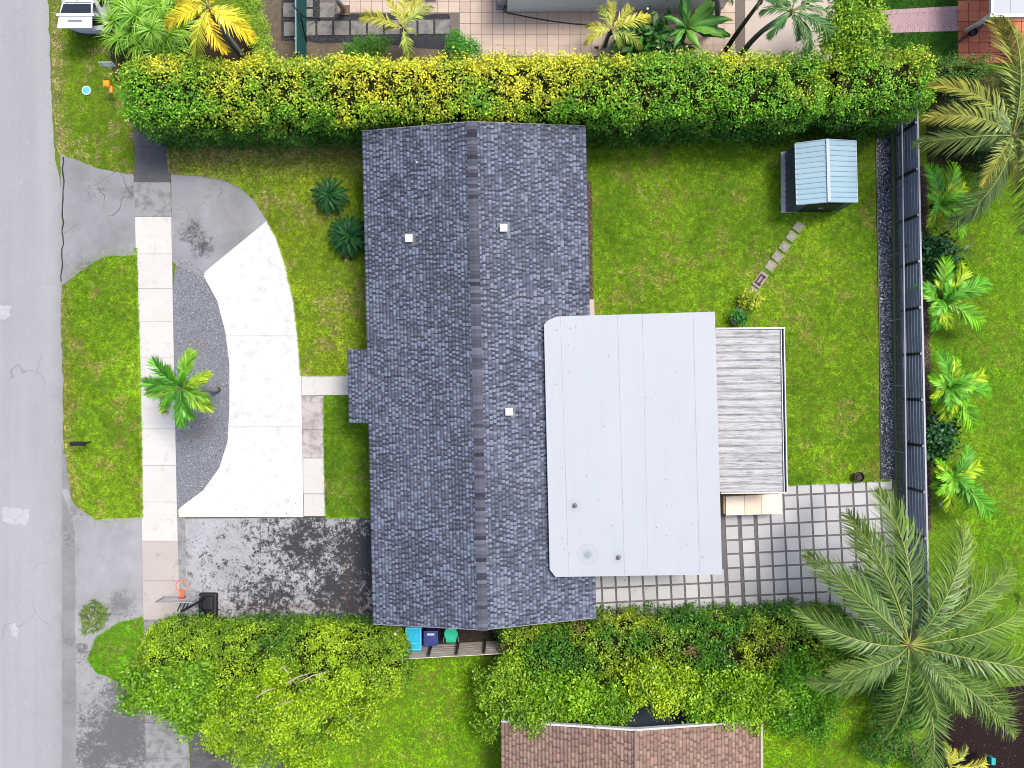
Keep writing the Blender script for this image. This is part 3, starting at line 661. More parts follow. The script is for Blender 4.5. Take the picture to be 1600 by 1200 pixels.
# ------------------------------------------------------------------ canopy with its own panels, gutter, posts
ZC = 2.55
can = thing('patio_canopy', 'weathered white metal canopy beside the white flat roof', 'canopy', W(1172, 642, 0))
npn = 21
for i in range(npn):
    t0, t1 = i / npn, (i + 1) / npn
    y0, y1 = 514.5 + 255 * t0, 514.5 + 255 * t1
    x0a, x1a = 1112 + 8 * t0, 1221 + 4.5 * t0
    P_ = lambda x, y, dz: Vector(W(x, y - (x - 1112) * .012, ZC + .12 - (x - 1112) * .0009 + dz))
    mb = MB(); v = []; prof = [(0, .055), (.06, .055), (.09, .0), (.5, .008), (.91, .0), (.94, .04), (1.0, .05)]
    jit = random.uniform(-2.6, -.8)
    for (u, dz) in prof:
        yy = y0 + (y1 - y0) * u * .955; v += [P_(x0a, yy, dz), P_(x1a + jit, yy, dz)]
    fs = [(2 * k_, 2 * k_ + 2, 2 * k_ + 3, 2 * k_ + 1) for k_ in range(len(prof) - 1)]
    mb.add(v, fs); o = mb.obj('roof_panel', WMETAL, can, origin=W(1170, (y0 + y1) / 2, ZC))
    md = o.modifiers.new('thick', 'SOLIDIFY'); md.thickness = .012; md.offset = -1
gt = MB(); 
for xo, wd_, zz, hh in ((1224.8, .03, .02, .17),):
    a, b_ = Vector(W(1224.0, 513, ZC)), Vector(W(1229.0, 769, ZC))
    ln = (b_ - a).length; an = math.atan2((b_ - a).y, (b_ - a).x)
    gt.box(((a + b_) / 2 + Vector((.0, 0, .02))), (ln, .04, .17), rz=an)
    gt.box(((a + b_) / 2 + Vector((-.12, 0, .02))), (ln, .03, .14), rz=an)
gt.obj('gutter', WHITEM, can)
gb = MB(); gb.box(((a + b_) / 2 + Vector((-.06, 0, -.04))), (ln, .11, .02), rz=an); gb.obj('gutter_floor', plain('gutter_navy', (.03, .035, .06), .8), can)  # near-black navy floor of the gutter
bx = MB(); a, b_ = Vector(W(1118, 513.5, ZC + .1)), Vector(W(1226, 512.5, ZC + .08)); bx.box((a + b_) / 2, ((b_ - a).length, .06, .16), rz=math.atan2((b_ - a).y, (b_ - a).x)); bx.obj('fascia', WHITEM, can); bx = MB()
a, b_ = Vector(W(1126, 770.5, ZC + .1)), Vector(W(1228, 769.5, ZC + .08)); bx.box((a + b_) / 2, ((b_ - a).length, .05, .12), rz=math.atan2((b_ - a).y, (b_ - a).x))
bx.obj('fascia', WHITEM, can)
for py in (518, 640, 762):
    x, y, _ = W(1221, py, ZC); MB().box((x, y, (ZC - .1) / 2), (.08, .08, ZC - .1)).obj('post', WHITEM, can, origin=(x, y, 0))
# beige storage box
bxz = .95
q0 = [W(1134, 776, bxz), W(1222, 771.5, bxz), W(1222.5, 803, bxz), W(1134.5, 805.5, bxz)]
sb = thing('storage_box', 'beige lidded storage box at the end of the white canopy', 'storage box', W(1155, 780, 0))
MB().prism([p[:2] for p in [W(1130.5, 775, bxz), W(1220, 773, bxz), W(1220.5, 800, bxz), W(1131, 803, bxz)]], 0, .9).obj('body', TAN, sb)
for k_ in range(3):
    f0, f1 = [(0, .33), (.334, .63), (.634, 1)][k_]
    l = lambda a, b_, t: (a[0] + (b_[0] - a[0]) * t, a[1] + (b_[1] - a[1]) * t)
    MB().prism([l(q0[0], q0[1], f0), l(q0[0], q0[1], f1), l(q0[3], q0[2], f1), l(q0[3], q0[2], f0)], .9, .95).obj('lid_panel', BEIGE, sb, bevel=.008)

# ------------------------------------------------------------------ shed
shed = thing('garden_shed', 'small metal shed with pale blue ribbed roof and navy walls on the back lawn', 'shed', W(1268, 285, 0))
ze, zr = 1.8, 2.05
sa, sb_, sc_, sd = [Vector(W(x, y, 0)) for x, y in ((1226, 240), (1311, 234), (1312, 329), (1227, 332))]
MB().prism([p[:2] for p in (W(1219.5, 238), W(1312, 233), W(1313, 328), W(1220, 333))], -.02, .09).obj('base', plain('pale_base', (.55, .5, .47), .9, var=.3, k=1), shed)
wl = MB()
for p, q in ((sa, sb_), (sb_, sc_), (sc_, sd), (sd, sa)):
    L = (q - p).length; nn = int(L / .06); dv = (q - p).normalized(); nv = Vector((-dv.y, dv.x, 0)); v = []; fs = []
    for i in range(nn + 1):
        o_ = nv * (.018 if (i // 2) % 2 else 0)
        b0 = p.lerp(q, i / nn) + o_; v += [b0 + Vector((0, 0, .09)), b0 + Vector((0, 0, ze - .02))]
        if i: k_ = 2 * i; fs.append((k_ - 2, k_, k_ + 1, k_ - 1))
    wl.add(v, fs)
gN = ((sa + sb_) / 2, (sd + sc_) / 2)
for (p, q, mid) in ((sa, sb_, gN[0]), (sd, sc_, gN[1])):
    wl.add([p + Vector((0, 0, ze - .02)), q + Vector((0, 0, ze - .02)), mid + Vector((0, 0, zr - .03))], [(0, 1, 2)])
wl.obj('wall', SHEDWALL, shed)
dp = sd.lerp(sc_, .5); db = MB()
for s_ in (-1, 1): db.box((dp.x + s_ * .37, dp.y - .03, .88), (.72, .03, 1.55))
db.obj('door', plain('dark_door', (.02, .022, .03), .5), shed)
hd = MB(); hd.box((dp.x - .06, dp.y - .065, .95), (.05, .04, .1)); hd.box((dp.x + .06, dp.y - .065, .95), (.05, .04, .1)); hd.obj('handle', WHITEM, shed)
rl0, rl1 = Vector(W(1242, 224, ze)), Vector(W(1244.5, 320, ze)); rr0, rr1 = Vector(W(1337.5, 220, ze)), Vector(W(1340, 316, ze)); rg0, rg1 = Vector(W(1292.5, 217.5, zr)), Vector(W(1295, 315.5, zr))
for (e0, e1) in ((rl0, rl1), (rr0, rr1)):
    for i in range(12):
        t0, t1 = i / 12, (i + 1) / 12
        a, b_ = e0.lerp(e1, t0), e0.lerp(e1, t1); c_, d_ = rg0.lerp(rg1, t0), rg0.lerp(rg1, t1)
        up = Vector((0, 0, 1)); mb = MB(); v = []
        for (u, dz) in ((0, .03), (.07, .03), (.1, 0), (.9, 0), (.93, .03), (.99, .03)):
            v += [a.lerp(b_, u) + up * dz, c_.lerp(d_, u) + up * dz]
        fs = [((2 * k_, 2 * k_ + 1, 2 * k_ + 3, 2 * k_ + 2) if e0 is rl0 else (2 * k_, 2 * k_ + 2, 2 * k_ + 3, 2 * k_ + 1)) for k_ in range(5)]
        mb.add(v, [f[::-1] for f in fs]); o = mb.obj('roof_panel', SHEDROOF, shed, origin=(a + d_) / 2); md = o.modifiers.new('thick', 'SOLIDIFY'); md.thickness = .01; md.offset = 1
rc = MB(); rc.box((rg0 + rg1) / 2 + Vector((0, 0, .045)), ((rg1 - rg0).length, .13, .03), rz=math.atan2((rg1 - rg0).y, (rg1 - rg0).x)); rc.obj('ridge_cap', plain('pale_ridge', (.45, .56, .64), .5), shed)
tr = MB()
for a, b_ in ((rl0, rl1), (rr0, rr1), (rl0, rg0), (rg0, rr0), (rl1, rg1), (rg1, rr1)): tr.tube([a, b_], .022, 4)
tr.obj('trim', plain('pale_trim', (.5, .58, .64), .5), shed)

# ------------------------------------------------------------------ fences on the right
def fx(py): return np.interp(py, [120, 180, 270, 480, 640, 830, 1000], [1430, 1432, 1436, 1438.5, 1443, 1447, 1450])
ZF = 1.83
f0 = Vector(W(fx(120), 120, ZF)); f1 = Vector(W(fx(985), 985, ZF)); f0.z = f1.z = 0
sf = thing('slat_fence', 'dark slate fence of horizontal boards with a pale top rail behind the gravel strip', 'fence', f0)
nb = 12; fdir = (f1 - f0).normalized(); fan = math.atan2(fdir.y, fdir.x); bay = (f1 - f0).length / nb; fn = Vector((fdir.y, -fdir.x, 0))
if fn.x > 0: fn = -fn
bme = MB().box((0, 0, 0), (bay - .02, .03, .214)).mesh('board', SLAT)
for i in range(nb):
    c_ = f0 + fdir * bay * (i + .5)
    for j in range(7):
        o = link('board', bme, sf, loc=c_ + Vector((0, 0, .16 + j * .258))); o.rotation_euler = (random.uniform(-.03, .03), 0, fan + random.uniform(-.002, .002))
for i in range(nb + 1):
    p = f0 + fdir * bay * i + fn * .03
    MB().box((p.x, p.y, .93), (.11, .10, 1.86), rz=fan).obj('post', BLACKM, sf, origin=(p.x, p.y, 0))
    MB().box((p.x, p.y, 1.875), (.1, .1, .03), rz=fan).obj('post_cap', plain('cap_grey', (.25, .26, .3), .5), sf, origin=(p.x, p.y, 1.86))
tr = MB(); tr.box((f0 + f1) / 2 + Vector((.05, 0, ZF + .02)), ((f1 - f0).length, .07, .05), rz=fan); tr.obj('top_rail', plain('pale_rail', (.5, .5, .54), .5), sf)
def cx(py): return np.interp(py, [150, 354, 480, 640, 760, 830], [1409, 1411, 1412, 1415, 1416.5, 1418])
ZL = 1.15
c0 = Vector(W(cx(160), 160, ZL)); c1 = Vector(W(cx(900), 900, ZL)); c0.z = c1.z = 0
cl = thing('chain_link_fence', 'low galvanised chain link fence in front of the dark slat fence', 'fence', c0)
cd = (c1 - c0).normalized(); Lc = (c1 - c0).length
MB().tube([c0 + Vector((0, 0, ZL)), c1 + Vector((0, 0, ZL))], .032, 8).obj('top_rail', plain('rail_galv', (.52, .54, .57), .5, .5), cl)
for i in range(8):
    p = c0 + cd * min(Lc, (.6 + i * 2.85)); MB().tube([p, p + Vector((0, 0, ZL + .02))], .024, 8).obj('post', GALV, cl, origin=p)
wm = MB(); nW = int(Lc / .12)
for i in range(nW):
    for s_ in (1, -1):
        a = c0 + cd * (i * .12); b_ = c0 + cd * (i * .12 + s_ * ZL * .8); b_.z = ZL
        t_ = (b_ - c0).xy.dot(cd.xy)
        if t_ < 0 or t_ > Lc: continue
        wm.tube([a, b_], .0022, 3, cap=False)
o = wm.obj('wire_mesh', plain('wire', (.5, .52, .55), .5), cl); o['kind'] = 'stuff'

# wooden fence at the bottom, gate post
wf0, wf1 = Vector(W(634, 1009, 0)), Vector(W(800, 1000, 0)); ZWF = 1.75
wf = thing('wooden_fence', 'weathered timber fence behind the bins', 'fence', wf0)
wd = (wf1 - wf0).normalized(); wa = math.atan2(wd.y, wd.x); nb = 4; bay = (wf1 - wf0).length / nb
wbm = MB().box((0, 0, 0), (bay - .01, .025, .27)).mesh('board', WOOD)
for i in range(nb):
    for j in range(6):
        o = link('board', wbm, wf, loc=wf0 + wd * bay * (i + .5) + Vector((0, 0, .18 + j * .288))); o.rotation_euler = (random.uniform(-.03, .03), random.uniform(-.004, .004), wa)
for i in range(nb + 1):
    p = wf0 + wd * bay * i + Vector((wd.y, -wd.x, 0)) * -.05; MB().box((p.x, p.y, .86), (.09, .07, 1.72), rz=wa).obj('post', DARKWOOD, wf, origin=p)
gp0 = Vector(W(626, 978, 0)); gt = thing('side_gate', 'narrow grey timber gate between the house corner and the hedge', 'gate', gp0)
a = Vector(W(627, 972, 0)); b_ = Vector(W(627, 1003, 0)); dv = (b_ - a); 
for i in range(4):
    p = a.lerp(b_, (i + .5) / 4); MB().box((p.x, p.y, .9), (.03, dv.length / 4 - .012, 1.6)).obj('board', WOOD, gt, origin=p)
MB().box((a.x, a.y + .04, .95), (.09, .09, 1.9)).obj('post', WOOD, gt, origin=a); MB().box((b_.x, b_.y - .04, .95), (.09, .09, 1.9)).obj('post', WOOD, gt, origin=b_)
a = Vector(W(601, 212, 0)); MB().box((a.x, a.y, .9), (.1, .35, 1.8)).obj('fence_post', WOOD)
tag(bpy.data.objects['fence_post'], 'short grey timber fence stub between the hedge and the north gable', 'fence post')
# green windscreen fence next door
g0, g1 = Vector(W(480, 110, 0)), Vector(W(478, -160, 0)); gsf = thing('screened_fence', 'tall mesh fence with dark green screen cloth next door', 'fence', g0)
sm2 = MB(); sm2.box((g0 + g1) / 2 + Vector((0, 0, .95)), (.03, (g1 - g0).length, 1.8)); sm2.obj('screen', SCREEN, gsf)
MB().tube([g0 + Vector((0, 0, 1.88)), g1 + Vector((0, 0, 1.88))], .035, 8).obj('top_rail', plain('rail_pale', (.2, .33, .34), .5), gsf)
for i in range(4):
    p = g0.lerp(g1, .08 + i * .28); MB().tube([p + Vector((-.05, 0, 0)), p + Vector((-.05, 0, 1.9))], .03, 8).obj('post', GALV, gsf, origin=p)
hose = MB()
a = W(458, 9, 1.9); pts = [W(457, 8, 1.95), W(466, 17, 1.9), W(474, 26, 1.2), W(486, 29, .4), W(500, 29, .1)]
hose.tube(pts, .03, 6); hose.tube([W(466, 17, 1.9), W(471, 30, 1.6), W(474, 45, 1.0), W(478, 60, .3), W(479, 66, .05)], .03, 6)
tag(hose.obj('cable', BLACKP, smooth=True), 'thick black cables hanging over the green screened fence', 'cable')

# ------------------------------------------------------------------ neighbour buildings
nh = thing('house', 'white stucco house next door whose stained side wall faces the tiled terrace', 'house', W(960, 10, 0))
MB().prism([W(793, 19.5)[:2], W(1131, 12.5)[:2], W(1131, -400)[:2], W(793, -400)[:2]], 0, 2.9).obj('wall', DIRTYST, nh)
MB().prism([W(793, 19)[:2], W(1131, 11)[:2], W(1131, -400)[:2], W(793, -400)[:2]], 2.9, 3.05).obj('roof', WROOF, nh)
MB().tube([W(1012, 14, .1), W(1012, 13.5, 2.8)], .05, 8).obj('downpipe', WHITEM, nh)
cb = MB(); pts = [W(793 + (933 - 793) * t, 20 + 20 * t + 3 * math.sin(t * 3), .05) for t in np.linspace(0, 1, 14)]
cb.tube([W(789, 8, .6), W(787, 16, .3)] + pts, .024, 6); tag(cb.obj('hose', BLACKP, smooth=True), 'black hose lying across the beige tiles next door', 'hose')
pu = thing('water_heater', 'pale upright tank beside the white wall next door', 'tank', W(786, 8, 0)); b = MB(); b.lathe(W(786, 5, 0), [(.2, 0), (.22, .05), (.22, 1.0), (.15, 1.08)], 14); b.obj('tank', WHITEM, pu, smooth=True); MB().box((W(786, 5)[0], W(786, 5)[1], .02 + .02), (.6, .6, .04)).obj('pad', WALKGREY, pu)
dp = thing('downpipe', 'pinkish drainpipe ending over a stained drain next door', 'drainpipe', W(533, 15, 0)); MB().tube([W(537, 14, .25), W(530, 4, 1.3), W(526, -4, 2.8)], .11, 10).obj('pipe', plain('pink_white', (.66, .56, .53), .7), dp, smooth=True)
MB().box((W(539, 17)[0], W(539, 17)[1], .06), (.45, .45, .05)).obj('drain', plain('rusty_drain', (.18, .12, .07), .8), dp, bevel=.01)
dk = thing('bench', 'dark bench end at the top edge of the beige terrace', 'bench', W(660, -8, 0)); MB().box((W(662, -10)[0], W(662, -10)[1], .45), (1.4, .55, .06)).obj('seat', BLACKP, dk, bevel=.01)
for s_ in (-1, 1):
    for t_ in (-1, 1): MB().box((W(662, -10)[0] + s_ * .6, W(662, -10)[1] + t_ * .2, .21), (.06, .06, .42)).obj('leg', BLACKP, dk)
# white awning top right
ZA = 2.7
aw = thing('awning', 'white panelled awning with a gutter over the terracotta terrace', 'awning', W(1590, 0, 0))
for i in range(5):
    x0 = 1553 + i * 26; MB().prism([W(x0, -120, ZA)[:2], W(x0 + 25.6, -120, ZA)[:2], W(x0 + 25.6, 20.5, ZA)[:2], W(x0, 20.5, ZA)[:2]], ZA - .08, ZA).obj('roof_panel', WROOF, aw)
MB().box(((W(1551, 20, ZA)[0] + 3), W(1551, 24, ZA)[1], ZA - .06), (6.2, .14, .16)).obj('gutter', WHITEM, aw)
MB().box((W(1550.5, 0, ZA)[0], W(1550, -50, ZA)[1], ZA - .06), (.1, 3.8, .16)).obj('fascia', WHITEM, aw)
b = MB(); b.tube([W(1549, 23, ZA - .1), W(1529, 37, 1.9), W(1511, 47, .9), W(1509, 49, .1)], .09, 8); b.obj('downspout', WHITEM, aw, smooth=False)
for px in (1556, 1690): MB().box((W(px, 30, 0)[0], W(px, 30, 0)[1], 1.3), (.1, .1, 2.6)).obj('post', WHITEM, aw)
hb = MB(); hb.tube([W(1490, 72, .06), W(1505, 60, .06), W(1530, 44, .06), W(1552, 27, .06)], .05, 6); tag(hb.obj('drain_hose', BLACKP), 'black drain hose running across the terracotta tiles', 'hose')
pw = thing('table', 'small round white table on the terracotta tiles', 'table', W(1513, -1, 0)); b = MB(); b.lathe(W(1512, -2, 0), [(.2, 0), (.05, .04), (.04, .68), (.3, .7), (.3, .73)], 18); b.obj('top', WHITEM, pw, smooth=False)
gp = thing('plant_pot', 'dark potted plant at the foot of the white downspout', 'plant pot', W(1517, 53, 0)); b = MB(); b.lathe(W(1517, 53, 0), [(.12, 0), (.18, .25), (.15, .25), (.14, .2)], 12); b.obj('pot', BLACKP, gp)

# brown shingle house at the bottom
bh = thing('house', 'neighbouring house with a brown shingle roof and blue grey gable wall', 'house', W(985, 1200, 0))
ze_, zr_ = 2.7, 3.55
bl0, bl1 = Vector(W(783, 1128, ze_)), Vector(W(786, 1900, ze_)); br0, br1 = Vector(W(1186, 1124, ze_)), Vector(W(1190, 1900, ze_)); bg0, bg1 = Vector(W(992.5, 1141, zr_)), Vector(W(996, 1920, zr_))
bl0.y = br0.y = bg0.y
c_ = MB(); c_.prism([(bl0.x + .3, bl0.y - .35), (br0.x - .3, br0.y - .35), (br1.x - .3, br1.y), (bl1.x + .3, bl1.y)], 0, 2.6)
c_.add([(bl0.x + .3, bl0.y - .35, 2.6), (br0.x - .3, bl0.y - .35, 2.6), (bg0.x, bl0.y - .35, 3.42)], [(0, 1, 2)])
c_.obj('wall', BLUEST, bh)
br_ = MB(); th = Vector((0, 0, -.15))
for (e0, e1) in ((bl0, bl1), (br0, br1)):
    br_.add([e0, bg0, bg1, e1, e0 + th, bg0 + th, bg1 + th, e1 + th], [(0, 3, 2, 1), (4, 5, 6, 7), (0, 1, 5, 4), (3, 0, 4, 7)])
bro = br_.obj('roof', plain('brown_underlay', (.1, .07, .065), .95), bh)
TB = ((.42, .28, .22), (.33, .215, .17), (.2, .13, .105))
yy = W(0, 1290, 3)[1]
cut = lambda a, b_: a.lerp(b_, (a.y - yy) / (a.y - b_.y))
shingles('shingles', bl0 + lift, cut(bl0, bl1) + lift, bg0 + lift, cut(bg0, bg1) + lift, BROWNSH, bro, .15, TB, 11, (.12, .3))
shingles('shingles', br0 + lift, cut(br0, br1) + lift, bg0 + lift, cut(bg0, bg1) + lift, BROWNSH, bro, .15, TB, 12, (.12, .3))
for a, b_ in ((bl0, bg0), (br0, bg0)):
    fs_ = MB(); fs_.add([a + Vector((0, .05, .03)), b_ + Vector((0, .05, .03)), b_ + Vector((0, -.02, .03)), a + Vector((0, -.02, .03)), a + Vector((0, .05, -.16)), b_ + Vector((0, .05, -.16))], [(0, 1, 2, 3), (0, 4, 5, 1)]); fs_.obj('fascia', WHITEM, bh)
b = MB(); b.tube([bg0 + Vector((0, 0, .03)), bg1 + Vector((0, 0, .03))], .07, 6); b.obj('ridge_line', plain('pink_brown_ridge', (.34, .22, .2), .9), bh)
b = MB(); b.box(((br0.x + br1.x) / 2 + .06, (br0.y + br1.y) / 2, ze_ - .05), (.1, abs(br1.y - br0.y), .12)); b.obj('gutter', plain('cream_gutter', (.62, .52, .44), .6), bh)

# ------------------------------------------------------------------ vegetation builders
def leaf_mesh(p, nrm, size, col, aspect=.5, jitter=.75, mat=None):
    """diamond leaves, one quad each. p (n,3), nrm (n,3)"""
    n = len(p); nz = nrm + rng.normal(0, jitter, (n, 3)); nz /= np.linalg.norm(nz, axis=1, keepdims=True) + 1e-9
    t = rng.normal(0, 1, (n, 3)); t -= nz * (t * nz).sum(1, keepdims=True); t /= np.linalg.norm(t, axis=1, keepdims=True) + 1e-9
    b = np.cross(nz, t); s = (size * rng.uniform(.65, 1.3, n))[:, None]
    v = np.stack([p - t * s * .5, p + b * s * aspect * .5 + nz * s * .08, p + t * s * .5 - nz * s * .06, p - b * s * aspect * .5 + nz * s * .08], 1)
    f = np.arange(4 * n).reshape(n, 4)
    return v.reshape(-1, 3), f, np.repeat(col, 4, 0)
def hedge(name, label, a, b, half, h, n, colf, size=.10, pw=5, core=True, bump=.22, group=None, cat='hedge', seed=0, zmin=.05, bf=.55):
    """rounded box of leaf sprigs from world point a to b"""
    n = n // 6
    a = np.array(a[:2], float); b = np.array(b[:2], float); L = np.linalg.norm(b - a) / 2; c0 = (a + b) / 2; dx = (b - a) / (2 * L); dy = np.array([-dx[1], dx[0]])
    o = thing(name, label, cat, (c0[0], c0[1], 0), group)
    ar = np.array([4 * L * half * 1.3, 2 * L * h, 2 * L * h, 2 * half * h, 2 * half * h]); face = rng.choice(5, n, p=ar / ar.sum())
    q = rng.uniform(-1, 1, (n, 3)); q[:, 2] = rng.uniform(0, 1, n)
    q[face == 0, 2] = 1; q[face == 1, 1] = 1; q[face == 2, 1] = -1; q[face == 3, 0] = 1; q[face == 4, 0] = -1
    pe = np.array([max(pw * L / half * .35, pw), pw, pw])
    # corner rounding measured in metres, so long hedges keep round ends
    R_ = min(half, h) * bf
    ext_ = np.array([L, half, h])
    p = q * ext_
    inner = np.clip(p, [-(L - R_), -(half - R_), -1e9], [L - R_, half - R_, h - R_]); dlt = p - inner; dl = np.linalg.norm(dlt, axis=1, keepdims=True)
    nrm = dlt / (dl + 1e-9); p = np.where(dl > 1e-6, inner + nrm * R_, p)
    wp = np.stack([c0[0] + dx[0] * p[:, 0] + dy[0] * p[:, 1], c0[1] + dx[1] * p[:, 0] + dy[1] * p[:, 1], p[:, 2]], 1)
    wn = np.stack([dx[0] * nrm[:, 0] + dy[0] * nrm[:, 1], dx[1] * nrm[:, 0] + dy[1] * nrm[:, 1], nrm[:, 2]], 1)
    disp = (fbm(wp, 1.1, seed) - .5) * 2 * bump + (vnoise(wp, 2.8, seed + 9) - .5) * bump * 1.5
    depth = rng.beta(1.1, 2.2, n) * .42 - np.where(rng.random(n) < .04, rng.uniform(.05, .22, n), 0)
    wp2 = wp + wn * (disp - depth + .08)[:, None]
    keep = (vnoise(wp, 4.2, seed + 21) * .65 + vnoise(wp, 8.5, seed + 22) * .35 < .6) | (rng.random(n) < .12); wp, wn, p, disp, depth, wp2 = [q_[keep] for q_ in (wp, wn, p, disp, depth, wp2)]; n = len(wp)
    K_ = 6; wp2 = np.repeat(wp2, K_, 0) + rng.normal(0, size * .75, (n * K_, 3)); wp2[:, 2] = np.maximum(wp2[:, 2], zmin)
    wn = np.repeat(wn, K_, 0); q_ = np.repeat(p / ext_, K_, 0)
    col = colf(wp2, wn, np.repeat(disp - depth, K_), q_) * np.repeat(rng.uniform(.4, 1.15, n) + rng.uniform(0, .8, n) ** 2, K_)[:, None]
    nb_ = wn * .6 + np.array([0, 0, .6])
    v, f, cc = leaf_mesh(wp2, nb_, size, col)
    lo = link('leaves', np_mesh('leaves', v - np.array([c0[0], c0[1], 0]), f, LEAF, cc), o, loc=(c0[0], c0[1], 0)); lo['kind'] = 'stuff'
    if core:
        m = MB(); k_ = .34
        m.box((c0[0], c0[1], (h - k_) / 2), (2 * (L - k_), 2 * max(half - k_, .1), h - k_), rz=math.atan2(dx[1], dx[0])); m.obj('branch_core', CORE, o, bevel=min(.5, half * .5), seg=3)
    return o
def crown(o, clumps, n, size, colf, seed=0, sprig=9, flat=.8, name='leaves', aspect=.5):
    """sprigs of leaves spread through and over several lumps: clumps (x,y,z,rx,ry,rz) in world"""
    cl_ = np.array(clumps, float); vol = (cl_[:, 3] * cl_[:, 4]); ns = n // sprig; k = rng.choice(len(cl_), ns, p=vol / vol.sum())
    # each lump is made of many smaller twig clusters with gaps between them
    M_ = 26; sub = rng.normal(0, 1, (len(cl_), M_, 3)); sub[:, :, 2] = np.abs(sub[:, :, 2]) - .2; sub /= np.linalg.norm(sub, axis=2, keepdims=True)
    sub *= rng.uniform(.55, 1.08, (len(cl_), M_, 1)); stone = rng.uniform(0, 1, (len(cl_), M_))
    kk = rng.integers(0, M_, ns); dv = sub[k, kk].copy(); inner = rng.random(ns) < .12; dv[inner] *= .5
    P = cl_[k, :3] + dv * cl_[k, 3:6]; sr = .1 + .3 * np.minimum(cl_[k, 3], 1.0)
    off = rng.normal(0, 1, (ns, 3)); off /= np.linalg.norm(off, axis=1, keepdims=True); off[:, 2] *= .75
    P = P + off * (sr * rng.uniform(.3, 1, ns) ** .6 * .75)[:, None]; rad = np.linalg.norm(dv, axis=1)
    dv = dv / (np.linalg.norm(dv, axis=1, keepdims=True) + 1e-9) * .5 + off * .5
    sz = np.repeat(P, sprig, 0) + rng.normal(0, size * 1.05, (ns * sprig, 3)) * np.array([1, 1, .6])
    nm = np.repeat(dv, sprig, 0) * .6 + np.array([0, 0, .6]); sz[:, 2] = np.maximum(sz[:, 2], .05)
    tone = np.repeat(rng.uniform(0, 1, ns) * .5 + stone[k, kk] * .5, sprig)
    col = colf(sz, nm, tone, np.repeat(rad, sprig))
    v, f, cc = leaf_mesh(sz, nm, size, col, aspect)
    og = np.array(org[o.name])
    lo = link(name, np_mesh(name, v - og, f, LEAF, cc), o, loc=org[o.name]); lo['kind'] = 'stuff'; return lo
def limbs(o, base, clumps, r0=.09, mat=None, fork=.45):
    m = MB(); b = Vector(base); top = Vector((sum(c[0] for c in clumps) / len(clumps), sum(c[1] for c in clumps) / len(clumps), min(c[2] for c in clumps) * fork))
    m.tube([b, b.lerp(top, .5) + Vector((.04, .03, 0)), top], [r0, r0 * .8, r0 * .7], 8)
    m.obj('trunk', mat or BARK, o, smooth=True)
    for c in clumps:
        e = Vector(c[:3]); m = MB(); mid = top.lerp(e, .5) + Vector((random.uniform(-.1, .1), random.uniform(-.1, .1), .1)); m.tube([top, mid, e + Vector((0, 0, c[5] * .5))], [r0 * .55, r0 * .35, r0 * .12], 6)
        for _ in range(4):
            e2 = e + Vector((random.uniform(-1, 1) * c[3] * .9, random.uniform(-1, 1) * c[4] * .9, random.uniform(.1, .85) * c[5])); m.tube([mid, mid.lerp(e2, .55) + Vector((0, 0, .1)), e2], [r0 * .25, r0 * .18, r0 * .07], 5)
        m.obj('branch', TWIG, o, smooth=True)

